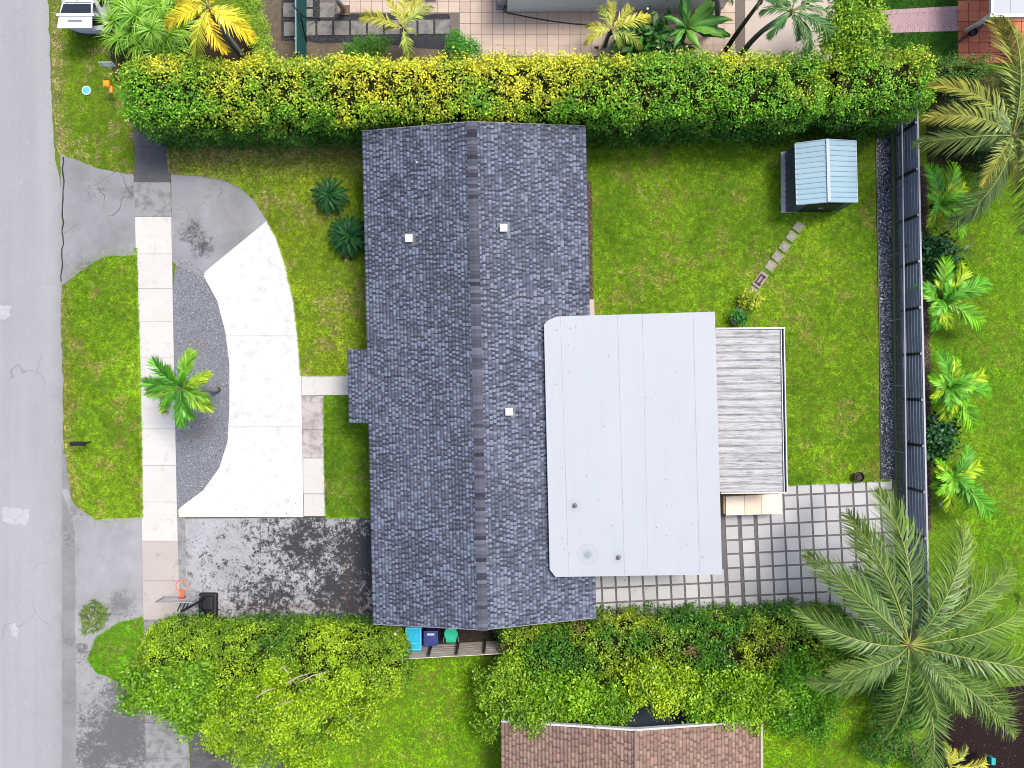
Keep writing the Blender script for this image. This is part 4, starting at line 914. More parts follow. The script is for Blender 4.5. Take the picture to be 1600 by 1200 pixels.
# palm fronds -------------------------------------------------------
def frond_mesh(name, L=3.0, n=46, ll=.75, p0=55, p1=-60, bend=0.0, vee=18, sweep=55, wid=.045, droop=.5, leafc=(.1, .2, .03), tipc=None, rach=(.4, .42, .08), seed=0, bare=.12, tail=.25, mat=None, rr=.028, allround=False):
    r = np.random.default_rng(seed); K = 18; t = np.linspace(0, 1, K); pit = np.radians(p0 + (p1 - p0) * t ** 1.25); yaw = np.radians(bend) * t ** 1.5
    d = np.stack([np.cos(pit) * np.cos(yaw), np.cos(pit) * np.sin(yaw), np.sin(pit)], 1); pos = np.concatenate([[[0, 0, 0]], np.cumsum((d[:-1] + d[1:]) / 2 * L / (K - 1), 0)])
    V = []; F = []; Cc = []
    for i in range(K):                                     # rachis: three-sided, tapering
        side = np.cross(d[i], [0, 0, 1]); side /= np.linalg.norm(side) + 1e-9; upv = np.cross(side, d[i]); rad = rr * (1 - .85 * t[i])
        V += [pos[i] + side * rad, pos[i] - side * rad, pos[i] + upv * rad * 1.1]; Cc += [rach] * 3
        if i:
            b = 3 * (i - 1)
            for k_ in range(3): F += [(b + k_, b + (k_ + 1) % 3, b + 3 + (k_ + 1) % 3, b + 3 + k_)]
    tipc = tipc or leafc
    for i in range(n):
        u = bare + (1 - bare) * (i + .5) / n
        for s_ in (1, -1):
            uu = min(.999, max(0, u + r.normal(0, .004))); x = uu * (K - 1); k_ = int(x); fr = x - k_; p = pos[k_] * (1 - fr) + pos[min(k_ + 1, K - 1)] * fr; dd = d[k_]
            side = np.cross(dd, [0, 0, 1]); side /= np.linalg.norm(side) + 1e-9; upv = np.cross(side, dd); side = side * s_
            prof = (np.clip((uu - bare) / .22, .35, 1)) * (1 - (1 - tail) * np.clip((uu - .55) / .45, 0, 1) ** 1.6)
            l = ll * prof * r.uniform(.82, 1.1); a = np.radians(sweep * (1 - .45 * uu) + r.normal(0, 6)); ve = np.radians(vee + r.normal(0, 9))
            if allround: ve = r.uniform(-1.2, 1.2)
            out = side * np.cos(ve) + upv * np.sin(ve); ld = out * np.sin(a) + dd * np.cos(a); ld /= np.linalg.norm(ld)
            wv = np.cross(ld, upv); wv = wv / (np.linalg.norm(wv) + 1e-9); wv = wv * np.cos(.5) + upv * np.sin(.5) * s_
            dr_ = droop * r.uniform(.6, 1.4); w_ = wid * r.uniform(.8, 1.2)
            m1 = p + ld * l * .5 - np.array([0, 0, 1]) * l * .10 * dr_; e = p + ld * l - np.array([0, 0, 1]) * l * .48 * dr_
            b = len(V); V += [p - wv * w_ * .35, p + wv * w_ * .35, m1 + wv * w_ * .5, m1 - wv * w_ * .5, e, e]
            V[-1] = e + wv * .004
            F += [(b, b + 1, b + 2, b + 3), (b + 3, b + 2, b + 5, b + 4)]
            c_ = (np.array(leafc) * (1 - uu) + np.array(tipc) * uu) * r.uniform(.5, 1.6); Cc += [c_ * .9] * 2 + [c_] * 2 + [c_ * 1.15] * 2
    return np_mesh(name, np.array(V), np.array(F), mat or FROND, np.array(Cc))
def put_frond(me, parent, top, yaw, sc=1.0, pitch=0, roll=0, name='frond'):
    o = link(name, me, parent, loc=top); q = Matrix.Rotation(yaw, 4, 'Z') @ Matrix.Rotation(-pitch, 4, 'Y') @ Matrix.Rotation(roll, 4, 'X')
    o.rotation_euler = q.to_euler(); o.scale = (sc,) * 3; return o
def palm(name, label, base_px, crown_px, zc, tips, variants, reach, r0=.13, trunk=PALEBARK, group=None, cat='palm tree', heart=None, extra=0):
    """tips: where the fronds end in the picture -> yaw and size; reach: horizontal reach of a variant at scale 1"""
    top = Vector(W(crown_px[0], crown_px[1], zc)); base = Vector(W(base_px[0], base_px[1], 0)); o = thing(name, label, cat, base, group)
    m = MB(); n = 9; pts = []; rs = []
    for i in range(n):
        t = i / (n - 1); p = base.lerp(top, t); lean = (top - base); lean.z = 0; p -= lean * .25 * math.sin(math.pi * t); pts.append(p); rs.append(r0 * (1.25 - .45 * t) * (1 + .04 * (i % 2)))
    m.tube(pts, rs, 10); m.obj('trunk', trunk, o, smooth=True)
    scs = []
    for i, (tx, ty) in enumerate(tips):
        e = Vector(W(tx, ty, max(.3, zc - .6))); dv = (e - top); L = dv.xy.length; yw = math.atan2(dv.y, dv.x); vi = i % len(variants)
        scs.append(L / reach[vi]); put_frond(variants[vi], o, top, yw, L / reach[vi], R(random.uniform(-6, 6)), R(random.uniform(-14, 14)))
    for i in range(extra):
        vi = i % len(variants); put_frond(variants[vi], o, top, random.uniform(0, 6.28), random.uniform(.5, .8) * (sum(scs) / len(scs)), R(random.uniform(20, 45)), R(random.uniform(-20, 20)))
    h = MB(); h.lathe(top - Vector((0, 0, .35)), [(r0 * .9, 0), (r0 * 1.15, .15), (r0 * .9, .35), (r0 * .3, .55)], 10); h.obj('crown_heart', heart or plain('husk', (.24, .17, .1), .9, var=.4), o, smooth=True)
    return o
def reach_of(me):
    v = np.empty(len(me.vertices) * 3, np.float32); me.vertices.foreach_get('co', v); v = v.reshape(-1, 3); return float(np.hypot(v[:, 0], v[:, 1]).max())
# coconut palm fronds (dull olive green with yellow-green ribs; leaf sheen put into lighter tips)
COC = [frond_mesh('frond', 4.2, 84, .86, 38 - 6 * i, -42 - 8 * i, bend=[-14, 12, -26, 22, 4][i], vee=[26, -30, 34, -22, 30][i], sweep=58, wid=.036, droop=1.1, leafc=[(.04, .11, .022), (.056, .135, .025), (.032, .09, .02), (.09, .17, .028), (.045, .115, .024)][i], tipc=(.17, .25, .05), rach=(.3, .34, .08), rr=.028, seed=40 + i) for i in range(5)]
COCR = [reach_of(m_) for m_ in COC]
bigtips = [(1226, 962), (1258, 846), (1312, 812), (1350, 800), (1404, 772), (1468, 800), (1500, 815), (1560, 850), (1605, 900), (1635, 955), (1655, 1010), (1640, 1065), (1630, 1110), (1612, 1168), (1512, 1152), (1448, 1215), (1345, 1158), (1268, 1090), (1290, 985), (1600, 1040), (1380, 1130), (1440, 880), (1290, 920), (1540, 900), (1560, 990), (1575, 1120), (1330, 1060), (1480, 1150), (1350, 880)]
palm('coconut_palm', 'large coconut palm spreading over the corner of the patio', (1385, 985), (1420, 1008), 5.6, bigtips, COC, COCR, .17, extra=3)
toptips = [(1425, 178), (1420, 240), (1455, 120), (1508, 362), (1582, 378), (1540, 30), (1566, 22), (1605, 60), (1680, 120), (1720, 220), (1690, 320), (1620, 360), (1500, 300), (1475, 190)]
COC2 = [frond_mesh('frond', 4.2, 60, .9, 40 - 6 * i, -40 - 8 * i, bend=[16, -12, 22, -20][i], vee=[28, -28, 32, -18][i], sweep=60, wid=.055, droop=.8, leafc=[(.06, .14, .02), (.045, .11, .018), (.1, .18, .022), (.04, .1, .02)][i], tipc=[(.3, .28, .04), (.2, .24, .06), (.34, .3, .04), (.16, .2, .07)][i], rach=(.32, .35, .08), rr=.03, seed=60 + i) for i in range(4)]
palm('coconut_palm', 'coconut palm with yellowing tips behind the dark fence', (1545, 235), (1582, 212), 5.0, toptips + [(1545, 120), (1520, 240), (1560, 300), (1500, 210)], COC2, [reach_of(m_) for m_ in COC2], .16, extra=6)
# golden palm top left
GOLD = [frond_mesh('frond', 2.6, 40, .7, 42 - 8 * i, -60 - 6 * i, bend=[14, -16, 24][i], vee=[8, -6, 16][i], sweep=52, wid=.06, droop=.7, leafc=[(.56, .46, .015), (.46, .45, .02), (.62, .45, .015)][i], tipc=[(.68, .5, .02), (.38, .45, .03), (.7, .48, .015)][i], rach=(.55, .5, .1), seed=80 + i) for i in range(3)]
palm('golden_palm', 'palm with orange yellow fronds above the top hedge', (386, 98), (326, 12), 5.0, [(262, 48), (316, 100), (346, 92), (402, 78), (398, 36), (368, -20), (276, 10), (330, -60), (380, -55), (262, -40), (300, 30), (352, 40)], GOLD, [reach_of(m_) for m_ in GOLD], .12)
YG = [frond_mesh('frond', 2.0, 34, .5, 48 - 8 * i, -55 - 8 * i, bend=[14, -16, 20][i], vee=[8, -6, 16][i], sweep=50, wid=.05, droop=.6, leafc=[(.28, .32, .03), (.2, .28, .035), (.34, .34, .03)][i], tipc=[(.4, .36, .03), (.24, .3, .05), (.3, .3, .04)][i], rach=(.5, .48, .1), seed=90 + i) for i in range(3)]
YGR = [reach_of(m_) for m_ in YG]
palm('small_palm', 'small yellow green palm beside the old stepping slabs', (640, 68), (630, 45), 2.6, [(564, 28), (650, 108), (668, 4), (640, -8), (678, 16), (604, 52), (612, 10), (655, 60)], YG, YGR, .07, group='small palms next door')
palm('small_palm', 'yellow and green palm beside the banana plant on the beige tiles', (945, 72), (955, 48), 2.4, [(908, 78), (930, 14), (957, 6), (1016, 46), (1004, 78), (990, 18), (912, 50), (970, 84)], YG, YGR, .08, group='small palms next door')
DG = [frond_mesh('frond', 2.2, 46, .6, 40 - 10 * i, -75 - 8 * i, bend=[14, -16, 20][i], vee=[0, -14, 12][i], sweep=42, wid=.05, droop=1.0, leafc=[(.04, .13, .03), (.06, .16, .035), (.03, .1, .03)][i], tipc=(.1, .22, .06), rach=(.2, .28, .08), seed=100 + i) for i in range(3)]
DGR = [reach_of(m_) for m_ in DG]
palm('foxtail_palm', 'dark green palm with a curved pale trunk over the beige concrete', (1160, 82), (1236, 18), 4.6, [(1296, 72), (1268, 86), (1212, 48), (1190, 66), (1300, 25), (1188, -8), (1248, -50), (1310, -20), (1240, 70), (1180, 25)], DG, DGR, .1, group='palms beyond the top hedge')
palm('foxtail_palm', 'palm with a slim leaning dark trunk left of the dark green palm', (1134, 78), (1190, 0), 4.6, [(1230, 25), (1150, 5), (1180, -60), (1240, -40), (1140, -40), (1175, 22), (1215, 30)], DG, DGR, .085, BARK, group='palms beyond the top hedge')
palm('foxtail_palm', 'palm with a straight pale grey trunk beside the banana plant', (1112, 50), (1118, -8), 3.6, [(1160, -2), (1092, 8), (1080, -50), (1150, -60), (1142, 12), (1100, -70)], DG, DGR, .11, group='palms beyond the top hedge')
# street palm
ST = [frond_mesh('frond', 1.75, 100, .58, 42 - 9 * i, -55 - 8 * i, bend=[10, -12, 16][i], vee=10, sweep=52, wid=.05, droop=.3, leafc=[(.025, .16, .01), (.045, .22, .012), (.08, .28, .012)][i], tipc=[(.1, .3, .015), (.2, .36, .02), (.3, .4, .02)][i], rach=(.2, .3, .05), seed=110 + i, allround=True, tail=.5) for i in range(3)]
STR = [reach_of(m_) for m_ in ST]
palm('foxtail_palm', 'small bushy palm growing in the grey gravel beside the sidewalk', (341, 609), (284, 606), 3.9, [(248, 552), (306, 543), (340, 585), (226, 592), (228, 618), (252, 645), (290, 672), (338, 622), (336, 648), (310, 660), (262, 570), (320, 600)], ST, STR, .1, group=None, extra=4)
sd_ = MB(); q = Vector(W(256, 614, 4.15))
for _ in range(60):
    e = q + Vector((random.gauss(0, .12), random.gauss(-.12, .2), random.uniform(-.5, .1))); sd_.tube([q + Vector((.1, .05, .15)), q.lerp(e, .5) + Vector((0, 0, .08)), e], [.012, .01, .02], 4)
pal_ = [o for o in C.objects if o.get('label', '').startswith('small bushy palm')][0]
sd_.obj('seed_stalk', plain('seed_brown', (.13, .05, .03), .9, var=.4), pal_)
# areca palms along the fence
AR = [frond_mesh('frond', 2.1, 32, .62, 62 - 12 * i, -50 - 10 * i, bend=[10, -12, 16][i], vee=[14, 4, 22][i], sweep=48, wid=.075, droop=.5, leafc=[(.05, .22, .012), (.09, .3, .012), (.17, .38, .012)][i], tipc=[(.1, .34, .015), (.17, .42, .015), (.36, .48, .015)][i], rach=(.3, .36, .06), seed=120 + i) for i in range(3)]
ARR = [reach_of(m_) for m_ in AR]
for k_, (cx_, cy_, lab, tps) in enumerate([
        (1463, 322, 'areca palm nearest the top of the dark fence', [(1440, 268), (1468, 262), (1500, 300), (1505, 330), (1488, 372), (1438, 355), (1445, 300), (1475, 350)]),
        (1466, 470, 'areca palm with a yellow tipped frond reaching over the fence', [(1415, 450), (1458, 408), (1500, 420), (1522, 452), (1520, 505), (1470, 515), (1442, 515), (1490, 440)]),
        (1478, 606, 'areca palm spreading widest over the neighbour lawn', [(1455, 552), (1478, 560), (1530, 590), (1525, 620), (1512, 662), (1460, 660), (1442, 625), (1440, 590), (1490, 655)]),
        (1483, 745, 'areca palm nearest the big coconut palm', [(1495, 697), (1452, 718), (1525, 728), (1522, 800), (1448, 760), (1470, 795), (1515, 760), (1500, 790)])]):
    palm('areca_palm', lab, (cx_ - 8, cy_ + (6 if cy_ > 600 else -6) * 0), (cx_, cy_), 1.1, [(cx_ + (a - cx_) * 1.12, cy_ + (b - cy_) * 1.12) for a, b in tps], AR, ARR, .05, BARK, 'areca palms along the dark fence', extra=12)
# croton-like small palm in the mulch bed
palm('young_palm', 'young palm with bright yellow fronds in the dark mulch', (1476, 1186), (1482, 1196), .9, [(1468, 1148), (1500, 1152), (1538, 1186), (1520, 1215), (1450, 1200), (1490, 1230), (1484, 1160)], YG, YGR, .05, BARK)
# sago cycads
SG = [frond_mesh('frond', 1.15, 46, .17, 60 - 14 * i, -45 - 14 * i, bend=[6, -8, 10][i], vee=24, sweep=62, wid=.03, droop=.15, leafc=[(.014, .075, .018), (.022, .1, .022), (.01, .06, .016)][i], rach=(.03, .07, .02), seed=130 + i, tail=.35, bare=.06, rr=.014) for i in range(3)]
SGR = [reach_of(m_) for m_ in SG]
for k_, (cx_, cy_, rp, lab, hc) in enumerate([(516, 306, 30, 'sago cycad with an orange cone at its heart on the front lawn', (.55, .2, .04)), (548, 369, 37, 'larger sago cycad with a dark heart by the front wall', (.03, .05, .02))]):
    base = Vector(W(cx_ + 6, cy_ + 8, 0)); o = thing('sago_cycad', lab, 'cycad', base, 'cycads on the front lawn'); top = Vector(W(cx_, cy_, .55))
    MB().tube([base, top], [.16, .14], 10).obj('trunk', BARK, o, smooth=True)
    for ring, (pt_, k2, sc_) in enumerate(((-12, 22, 1.0), (12, 16, .92), (38, 10, .7))):
        for i in range(k2):
            vi = random.randrange(3); put_frond(SG[vi], o, top, 6.283 * (i + random.uniform(-.3, .3)) / k2, rp * S / SGR[vi] * sc_ * random.uniform(.9, 1.08), R(pt_ + random.uniform(-8, 8)), R(random.uniform(-10, 10)))
    h = MB(); h.lathe(top - Vector((0, 0, .05)), [(.09, 0), (.11, .1), (.06, .22), (.01, .27)], 10); h.obj('cone', plain('cone_orange' if k_ == 0 else 'heart_green', hc, .8, var=.3), o, smooth=True)

# strap-leaved pandanus bush, top left
def rosette_mesh(name, n, L, wid, c0, c1, seed):
    r = np.random.default_rng(seed); V = []; F = []; Cc = []
    for i in range(n):
        yaw = r.uniform(0, 6.28); p = np.radians(r.uniform(10, 80)); l = L * r.uniform(.7, 1.1); pos = np.zeros(3); sd = np.array([-math.sin(yaw), math.cos(yaw), 0]); c_ = np.array(c0) + (np.array(c1) - np.array(c0)) * r.random(); b = len(V)
        for k_ in range(6):
            w_ = wid * [.7, 1, .9, .7, .4, .08][k_]; V += [pos + sd * w_ * .5, pos - sd * w_ * .5]; Cc += [c_ * (.75 + .12 * k_)] * 2
            pos = pos + np.array([math.cos(p) * math.cos(yaw), math.cos(p) * math.sin(yaw), math.sin(p)]) * l / 5; p -= np.radians(r.uniform(14, 26))
            if k_: F.append((b + 2 * k_ - 2, b + 2 * k_ - 1, b + 2 * k_ + 1, b + 2 * k_))
    return np_mesh(name, np.array(V), np.array(F), FROND, np.array(Cc))
RO = [rosette_mesh('rosette', 95, 1.0, .038, (.08, .25, .02), (.28, .48, .04), 200 + i) for i in range(3)]
pb = thing('strap_leaf_bush', 'large bush of long strap leaf rosettes beside the white car', 'bush', W(225, 50, 0))
for i, (px, py, z) in enumerate([(193, 12, 1.6), (215, 28, 2.1), (245, 15, 2.0), (238, 48, 2.2), (262, 58, 1.7), (205, 52, 1.6), (222, 70, 1.3), (180, 35, 1.2), (258, 32, 2.1), (250, 80, 1.2), (272, 78, 1.2), (200, -15, 1.8), (240, -20, 2.0), (275, 15, 1.7), (188, 62, .9), (280, 45, 1.3), (265, -10, 1.8), (175, -10, 1.3)]):
    o = link('rosette', RO[i % 3], pb, loc=W(px, py, z)); o.rotation_euler = (random.uniform(-.3, .3), random.uniform(-.3, .3), random.uniform(0, 6)); o.scale = (random.uniform(.9, 1.2),) * 3
b = MB()
for i in range(7): b.tube([W(220 + i * 6, 50 + (i % 3) * 8, 0), W(200 + i * 12, 30 + (i % 3) * 18, 1.5)], [.06, .04], 6)
b.obj('stem', BARK, pb, smooth=True)
# banana plant
def banana_leaf(name, L, wd_, p0, p1, c, seed):
    r = np.random.default_rng(seed); K = 12; t = np.linspace(0, 1, K); pos = np.zeros(3); V = []; F = []; Cc = []
    for i in range(K):
        p = math.radians(p0 + (p1 - p0) * t[i]); w_ = wd_ * (math.sin(math.pi * min(1, max(.02, (t[i] - .12) / .88)) ** .75)) * .5 if t[i] > .12 else .02
        w_ = max(w_, .02); 
        for s_ in (1, .5, 0, -.5, -1): V.append(pos + np.array([r.uniform(-.04, .04) * (abs(s_) == 1), s_ * w_ * (r.uniform(.72, 1.08) if abs(s_) == 1 else 1), -abs(s_) * w_ * .35 + (r.uniform(-.05, .03) if abs(s_) == 1 else 0)])); Cc.append(np.array((.15, .33, .05)) if s_ == 0 else np.array(c) * r.uniform(.8, 1.2))
        pos = pos + np.array([math.cos(p), 0, math.sin(p)]) * L / (K - 1)
        if i:
            for k_ in range(4): F.append((5 * i - 5 + k_, 5 * i - 4 + k_, 5 * i + 1 + k_, 5 * i + k_))
    return np_mesh(name, np.array(V), np.array(F), FROND, np.array(Cc), True)
BL = [banana_leaf('leaf', 1.7, .42, 50, -50, (.05, .2, .02), 1), banana_leaf('leaf', 1.5, .38, 30, -70, (.03, .13, .02), 2), banana_leaf('leaf', 1.6, .44, 62, -30, (.12, .32, .02), 3)]
bn = thing('banana_plant', 'banana plant with broad split leaves on the beige terrace', 'banana plant', W(1068, 62, 0)); top = Vector(W(1072, 45, 1.9))
MB().tube([W(1066, 62, 0), W(1070, 50, 1.2), top], [.12, .1, .06], 10).obj('stem', plain('banana_stem', (.2, .24, .08), .7), bn, smooth=True)
for i, (tx, ty, s_) in enumerate([(1048, -10, 1), (1064, -22, 1), (1102, 2, .9), (1108, 22, .8), (1138, 60, 1.05), (1118, 76, .9), (1052, 84, .8), (1036, 30, .8), (1092, 80, .8), (1128, 44, .85), (1042, 62, .7)]):
    e = Vector(W(tx, ty, 1.6)) - top; put_frond(BL[i % 3], bn, top, math.atan2(e.y, e.x), e.xy.length / 1.25, R(random.uniform(-16, 18)), R(random.uniform(-40, 40)), 'leaf')

# ------------------------------------------------------------------ hedges
def g(*c): return np.array(c)
def col_top(wp, wn, d, q):
    u = fbm(wp, .8, 5); s = vnoise(wp, 2.6, 8); t = np.clip((wp[:, 2] - 2.4) / 1.4, 0, 1) * np.clip(.06 + .68 * np.exp(-((wp[:, 0] + 4) / 8) ** 2) + .35 * (q[:, 1]) + (u - .5) * 2.0, 0, 1)
    t = np.clip(t + rng.normal(0, .2, len(wp)) * (t > .15), 0, 1)
    c = lerp((.045, .16, .01), (.6, .58, .03), t); c2 = lerp((.07, .26, .01), (.24, .5, .018), s); k_ = (np.clip((wp[:, 2] - 1.6) / 2, 0, 1) * .75)[:, None]
    c = c * (1 - k_ * (1 - t[:, None])) + c2 * k_ * (1 - t[:, None])
    br = (rng.random(len(wp)) < .03)[:, None]; c = np.where(br, np.array([.3, .16, .05]), c)
    return c * rng.uniform(.65, 1.3, len(wp))[:, None]
A0, A1 = (W(196, 160, 3.3)[0], 11.5), (W(1290, 120, 3.8)[0], 11.75)
hedge('hedge', 'long tall hedge with yellow new growth along the top of the plot', A0, A1, 1.16, 4.2, 145000, col_top, .11, bump=.26, group='tall hedges round the plot', seed=3)
hedge('hedge', 'shorter tall hedge at the corner behind the shed', (W(1296, 130, 3.8)[0], 11.85), (W(1458, 130, 3.8)[0], 12.0), 1.1, 4.0, 25000, col_top, .11, bump=.32, group='tall hedges round the plot', seed=13)
def col_dark(wp, wn, d, q): 
    s = fbm(wp, 1.5, 30); return lerp((.03, .1, .015), (.1, .22, .02), s) * rng.uniform(.65, 1.3, len(wp))[:, None]
hedge('hedge', 'low clipped dark hedge beyond the corner of the tall hedge', (W(1455, 104, 2)[0], 13.1), (W(1548, 104, 2)[0], 13.1), .45, 2.2, 9000, col_dark, .08, bump=.08, seed=23)
def col_front(wp, wn, d, q):
    s = fbm(wp, 1.0, 35); t = np.clip((wp[:, 2] - .2) / 1.2, 0, 1) * np.clip(s * 1.9 - .3, 0, 1); c = lerp((.035, .125, .008), (.27, .42, .012), t); return c * rng.uniform(.6, 1.35, len(wp))[:, None]
hedge('hedge', 'clipped hedge with rounded ends between the front drive and the bins', W(226, 1028, 1.3)[:2], W(640, 1032, 1.3)[:2], 1.5, 2.5, 78000, col_front, .092, bump=.14, group='tall hedges round the plot', seed=43, bf=.75)
def col_mid(wp, wn, d, q):
    s = fbm(wp, .7, 55); u = vnoise(wp, 2.2, 57); t = np.clip(s * 2.1 - .75, 0, 1) * np.clip((wp[:, 2] - .2) / 1.2, 0, 1); c = lerp((.045, .16, .008), (.36, .43, .02), t); c = c * (.75 + .5 * u[:, None])
    br = (vnoise(wp, 1.1, 70) > .78)[:, None] & (rng.random(len(wp)) < .5)[:, None]; c = np.where(br, np.array([.16, .09, .05]), c); return c * rng.uniform(.65, 1.3, len(wp))[:, None]
hedge('hedge', 'hedge along the lower edge of the patio', W(782, 1016, 1.3)[:2], W(1330, 1000, 1.3)[:2], 1.25, 2.4, 72000, col_mid, .105, bump=.22, group='tall hedges round the plot', seed=53)

# ------------------------------------------------------------------ trees and shrubs
def colr(a, b, hot=None):
    def f(p, n, tone, rad):
        c = lerp(a, b, np.clip(tone * 1.0 + fbm(p, 1.2, 77) * .6 - .3, 0, 1)) * rng.uniform(.65, 1.35, len(p))[:, None]
        return c
    return f
def cw(px, py, z, r, rz=None): x, y, _ = W(px, py, z); return (x, y, z, r, r * .9, rz or r * .7)
def tree(name, label, base_px, clumps, n, size, cf, seed, group=None, cat='tree', r0=.09, trunk=BARK, aspect=.5, sprig=9):
    b = W(*base_px, 0); o = thing(name, label, cat, b, group); limbs(o, b, clumps, r0, trunk); crown(o, clumps, n, size, cf, seed, aspect=aspect, sprig=sprig); return o
tree('leafy_tree', 'dark green leafy tree overhanging the sidewalk at the end of the front hedge', (290, 1075), [cw(240, 1075, 2.4, .95), cw(215, 1055, 1.8, .6), cw(282, 1092, 2.6, 1.0), cw(310, 1060, 2.5, .8), cw(325, 1100, 2.2, .8), cw(205, 1095, 1.6, .45), cw(300, 1125, 1.9, .6)], 14000, .16, colr((.035, .11, .005), (.2, .4, .012)), 1)
tree('lime_tree', 'lime green open crowned tree behind the front hedge', (445, 1120), [cw(350, 1120, 2.6, .9), cw(400, 1090, 3.0, .9), cw(450, 1130, 3.2, 1.1), cw(500, 1090, 2.9, .9), cw(545, 1070, 2.5, .7), cw(390, 1160, 2.6, .9), cw(470, 1180, 2.5, 1.0), cw(540, 1130, 2.4, .8), cw(345, 1155, 2.0, .6), cw(580, 1105, 1.9, .6), cw(430, 1050, 2.8, .6)], 36000, .11, colr((.04, .13, .005), (.38, .56, .012)), 2)
lt = [o for o in C.objects if o.get('label', '').startswith('lime green open')][0]
for (pa, pb, za, zb) in (((447, 1068), (485, 1052), 3.5, 3.7), ((440, 1042), (452, 1054), 3.3, 3.5), ((452, 1068), (462, 1060), 3.3, 3.6), ((425, 1108), (460, 1094), 3.4, 3.6), ((470, 1065), (510, 1050), 3.3, 3.4), ((400, 1090), (430, 1075), 3.5, 3.6)):
    b = MB(); a, e = Vector(W(*pa, za)), Vector(W(*pb, zb)); b.tube([a, a.lerp(e, .5) + Vector((0, .08, .05)), e], [.03, .025, .01], 5)
    for t in (.3, .6): b.tube([a.lerp(e, t) + Vector((0, .06, .04)), a.lerp(e, t + .25) + Vector((random.uniform(-.2, .2), random.uniform(-.3, .3), .1))], [.015, .006], 4)
    b.obj('bare_twig', plain('pale_twig', (.36, .28, .2), .9, k=1), lt)
tree('loose_shrub', 'loose bright green shrub over the gable of the brown roofed house', (960, 1085), [cw(900, 1085, 2.6, .9), cw(850, 1080, 2.4, .8), cw(960, 1095, 2.7, .8), cw(935, 1110, 2.7, .6), cw(875, 1105, 2.5, .6)], 11000, .14, colr((.035, .12, .005), (.24, .45, .012)), 3, 'loose shrubs below the patio hedge', 'shrub')
tree('loose_shrub', 'loose shrub with lime shoots just right of the gable peak', (1040, 1080), [cw(1010, 1068, 2.8, .7), cw(1035, 1090, 2.9, .6), cw(1060, 1070, 2.6, .7), cw(1020, 1045, 2.5, .5)], 8500, .13, colr((.05, .16, .006), (.4, .54, .015)), 4, 'loose shrubs below the patio hedge', 'shrub')
tree('loose_shrub', 'wide shrub over the right half of the brown roof edge', (1150, 1090), [cw(1100, 1085, 2.6, .9), cw(1150, 1090, 2.7, 1.0), cw(1195, 1085, 2.6, .9), cw(1125, 1112, 2.8, .6), cw(1175, 1120, 2.6, .6), cw(1085, 1110, 2.8, .5)], 13000, .14, colr((.035, .13, .005), (.28, .48, .012)), 5, 'loose shrubs below the patio hedge', 'shrub')
tree('loose_shrub', 'dark shrub hanging over the left corner of the brown roof', (795, 1080), [cw(800, 1055, 2.4, .8), cw(780, 1085, 2.2, .7), cw(815, 1110, 2.7, .6), cw(840, 1125, 2.8, .5), cw(790, 1115, 2.2, .6), cw(770, 1130, 1.6, .6), cw(765, 1060, 1.6, .5)], 10000, .14, colr((.03, .11, .006), (.24, .4, .015)), 6, 'loose shrubs below the patio hedge', 'shrub')
tree('loose_shrub', 'bright green shrub mass under the left fronds of the large palm', (1240, 1080), [cw(1245, 1050, 2.3, 1.0), cw(1230, 1105, 1.9, .9), cw(1280, 1090, 1.9, .9), cw(1265, 1130, 1.5, .8), cw(1300, 1040, 2.0, .9), cw(1315, 1000, 1.8, .9)], 14000, .13, colr((.02, .1, .005), (.16, .42, .01)), 7, 'loose shrubs below the patio hedge', 'shrub')
tree('ground_shrub', 'tangled green shrub beneath the crown of the large palm', (1400, 1110), [cw(1380, 1080, 1.0, .9), cw(1400, 1130, 1.0, .9), cw(1375, 1170, .9, .8), cw(1430, 1090, .9, .8), cw(1470, 1105, .9, .6), cw(1350, 1030, 1.1, .8), cw(1435, 1180, .7, .7)], 15000, .1, colr((.02, .09, .01), (.09, .22, .02)), 8, None, 'shrub')
tree('leafy_tree', 'round bright green tree above the corner of the tall hedge', (1320, 60), [cw(1330, 30, 4.0, 1.0), cw(1345, 60, 3.8, .8), cw(1310, 55, 3.9, .7), cw(1335, -10, 4.0, .9), cw(1360, 45, 3.2, .6), cw(1320, 80, 3.6, .6)], 17000, .13, colr((.03, .15, .008), (.34, .5, .02)), 9)
tree('green_bush', 'rounded bush of grass green leaves left of the golden palm end of the hedge', (402, 70), [cw(408, 68, 1.6, .5), cw(402, 40, 1.5, .5), cw(416, 90, 1.8, .5), cw(392, 12, 1.4, .5), cw(384, -12, 1.4, .5)], 13000, .06, colr((.16, .32, .02), (.3, .44, .03)), 10, 'bushes beyond the top hedge', 'bush')
tree('green_bush', 'small dark green bush below the stepping slabs', (572, 82), [cw(560, 80, 1.0, .5), cw(590, 72, 1.1, .5), cw(575, 92, 1.2, .45)], 6500, .085, colr((.04, .14, .012), (.1, .27, .02)), 11, 'bushes beyond the top hedge', 'bush')
tree('green_bush', 'small green bush at the corner of the beige tiles', (720, 72), [cw(718, 72, 1.2, .55), cw(735, 82, 1.4, .45), cw(712, 62, .9, .35)], 6000, .075, colr((.05, .2, .02), (.1, .34, .03)), 12, 'bushes beyond the top hedge', 'bush')
tree('green_bush', 'dark broad leaf bush between the top two areca palms', (1458, 400), [cw(1460, 395, .9, .55), cw(1450, 412, .7, .4), cw(1474, 402, .6, .4)], 1500, .26, colr((.008, .04, .012), (.03, .12, .03)), 13, 'dark bushes by the slat fence', 'bush', sprig=4)
tree('green_bush', 'dark broad leaf bush between the lower two areca palms', (1460, 690), [cw(1462, 688, .9, .5), cw(1455, 705, .7, .4), cw(1470, 675, .6, .4)], 1300, .26, colr((.008, .04, .012), (.03, .12, .03)), 14, 'dark bushes by the slat fence', 'bush', sprig=4)
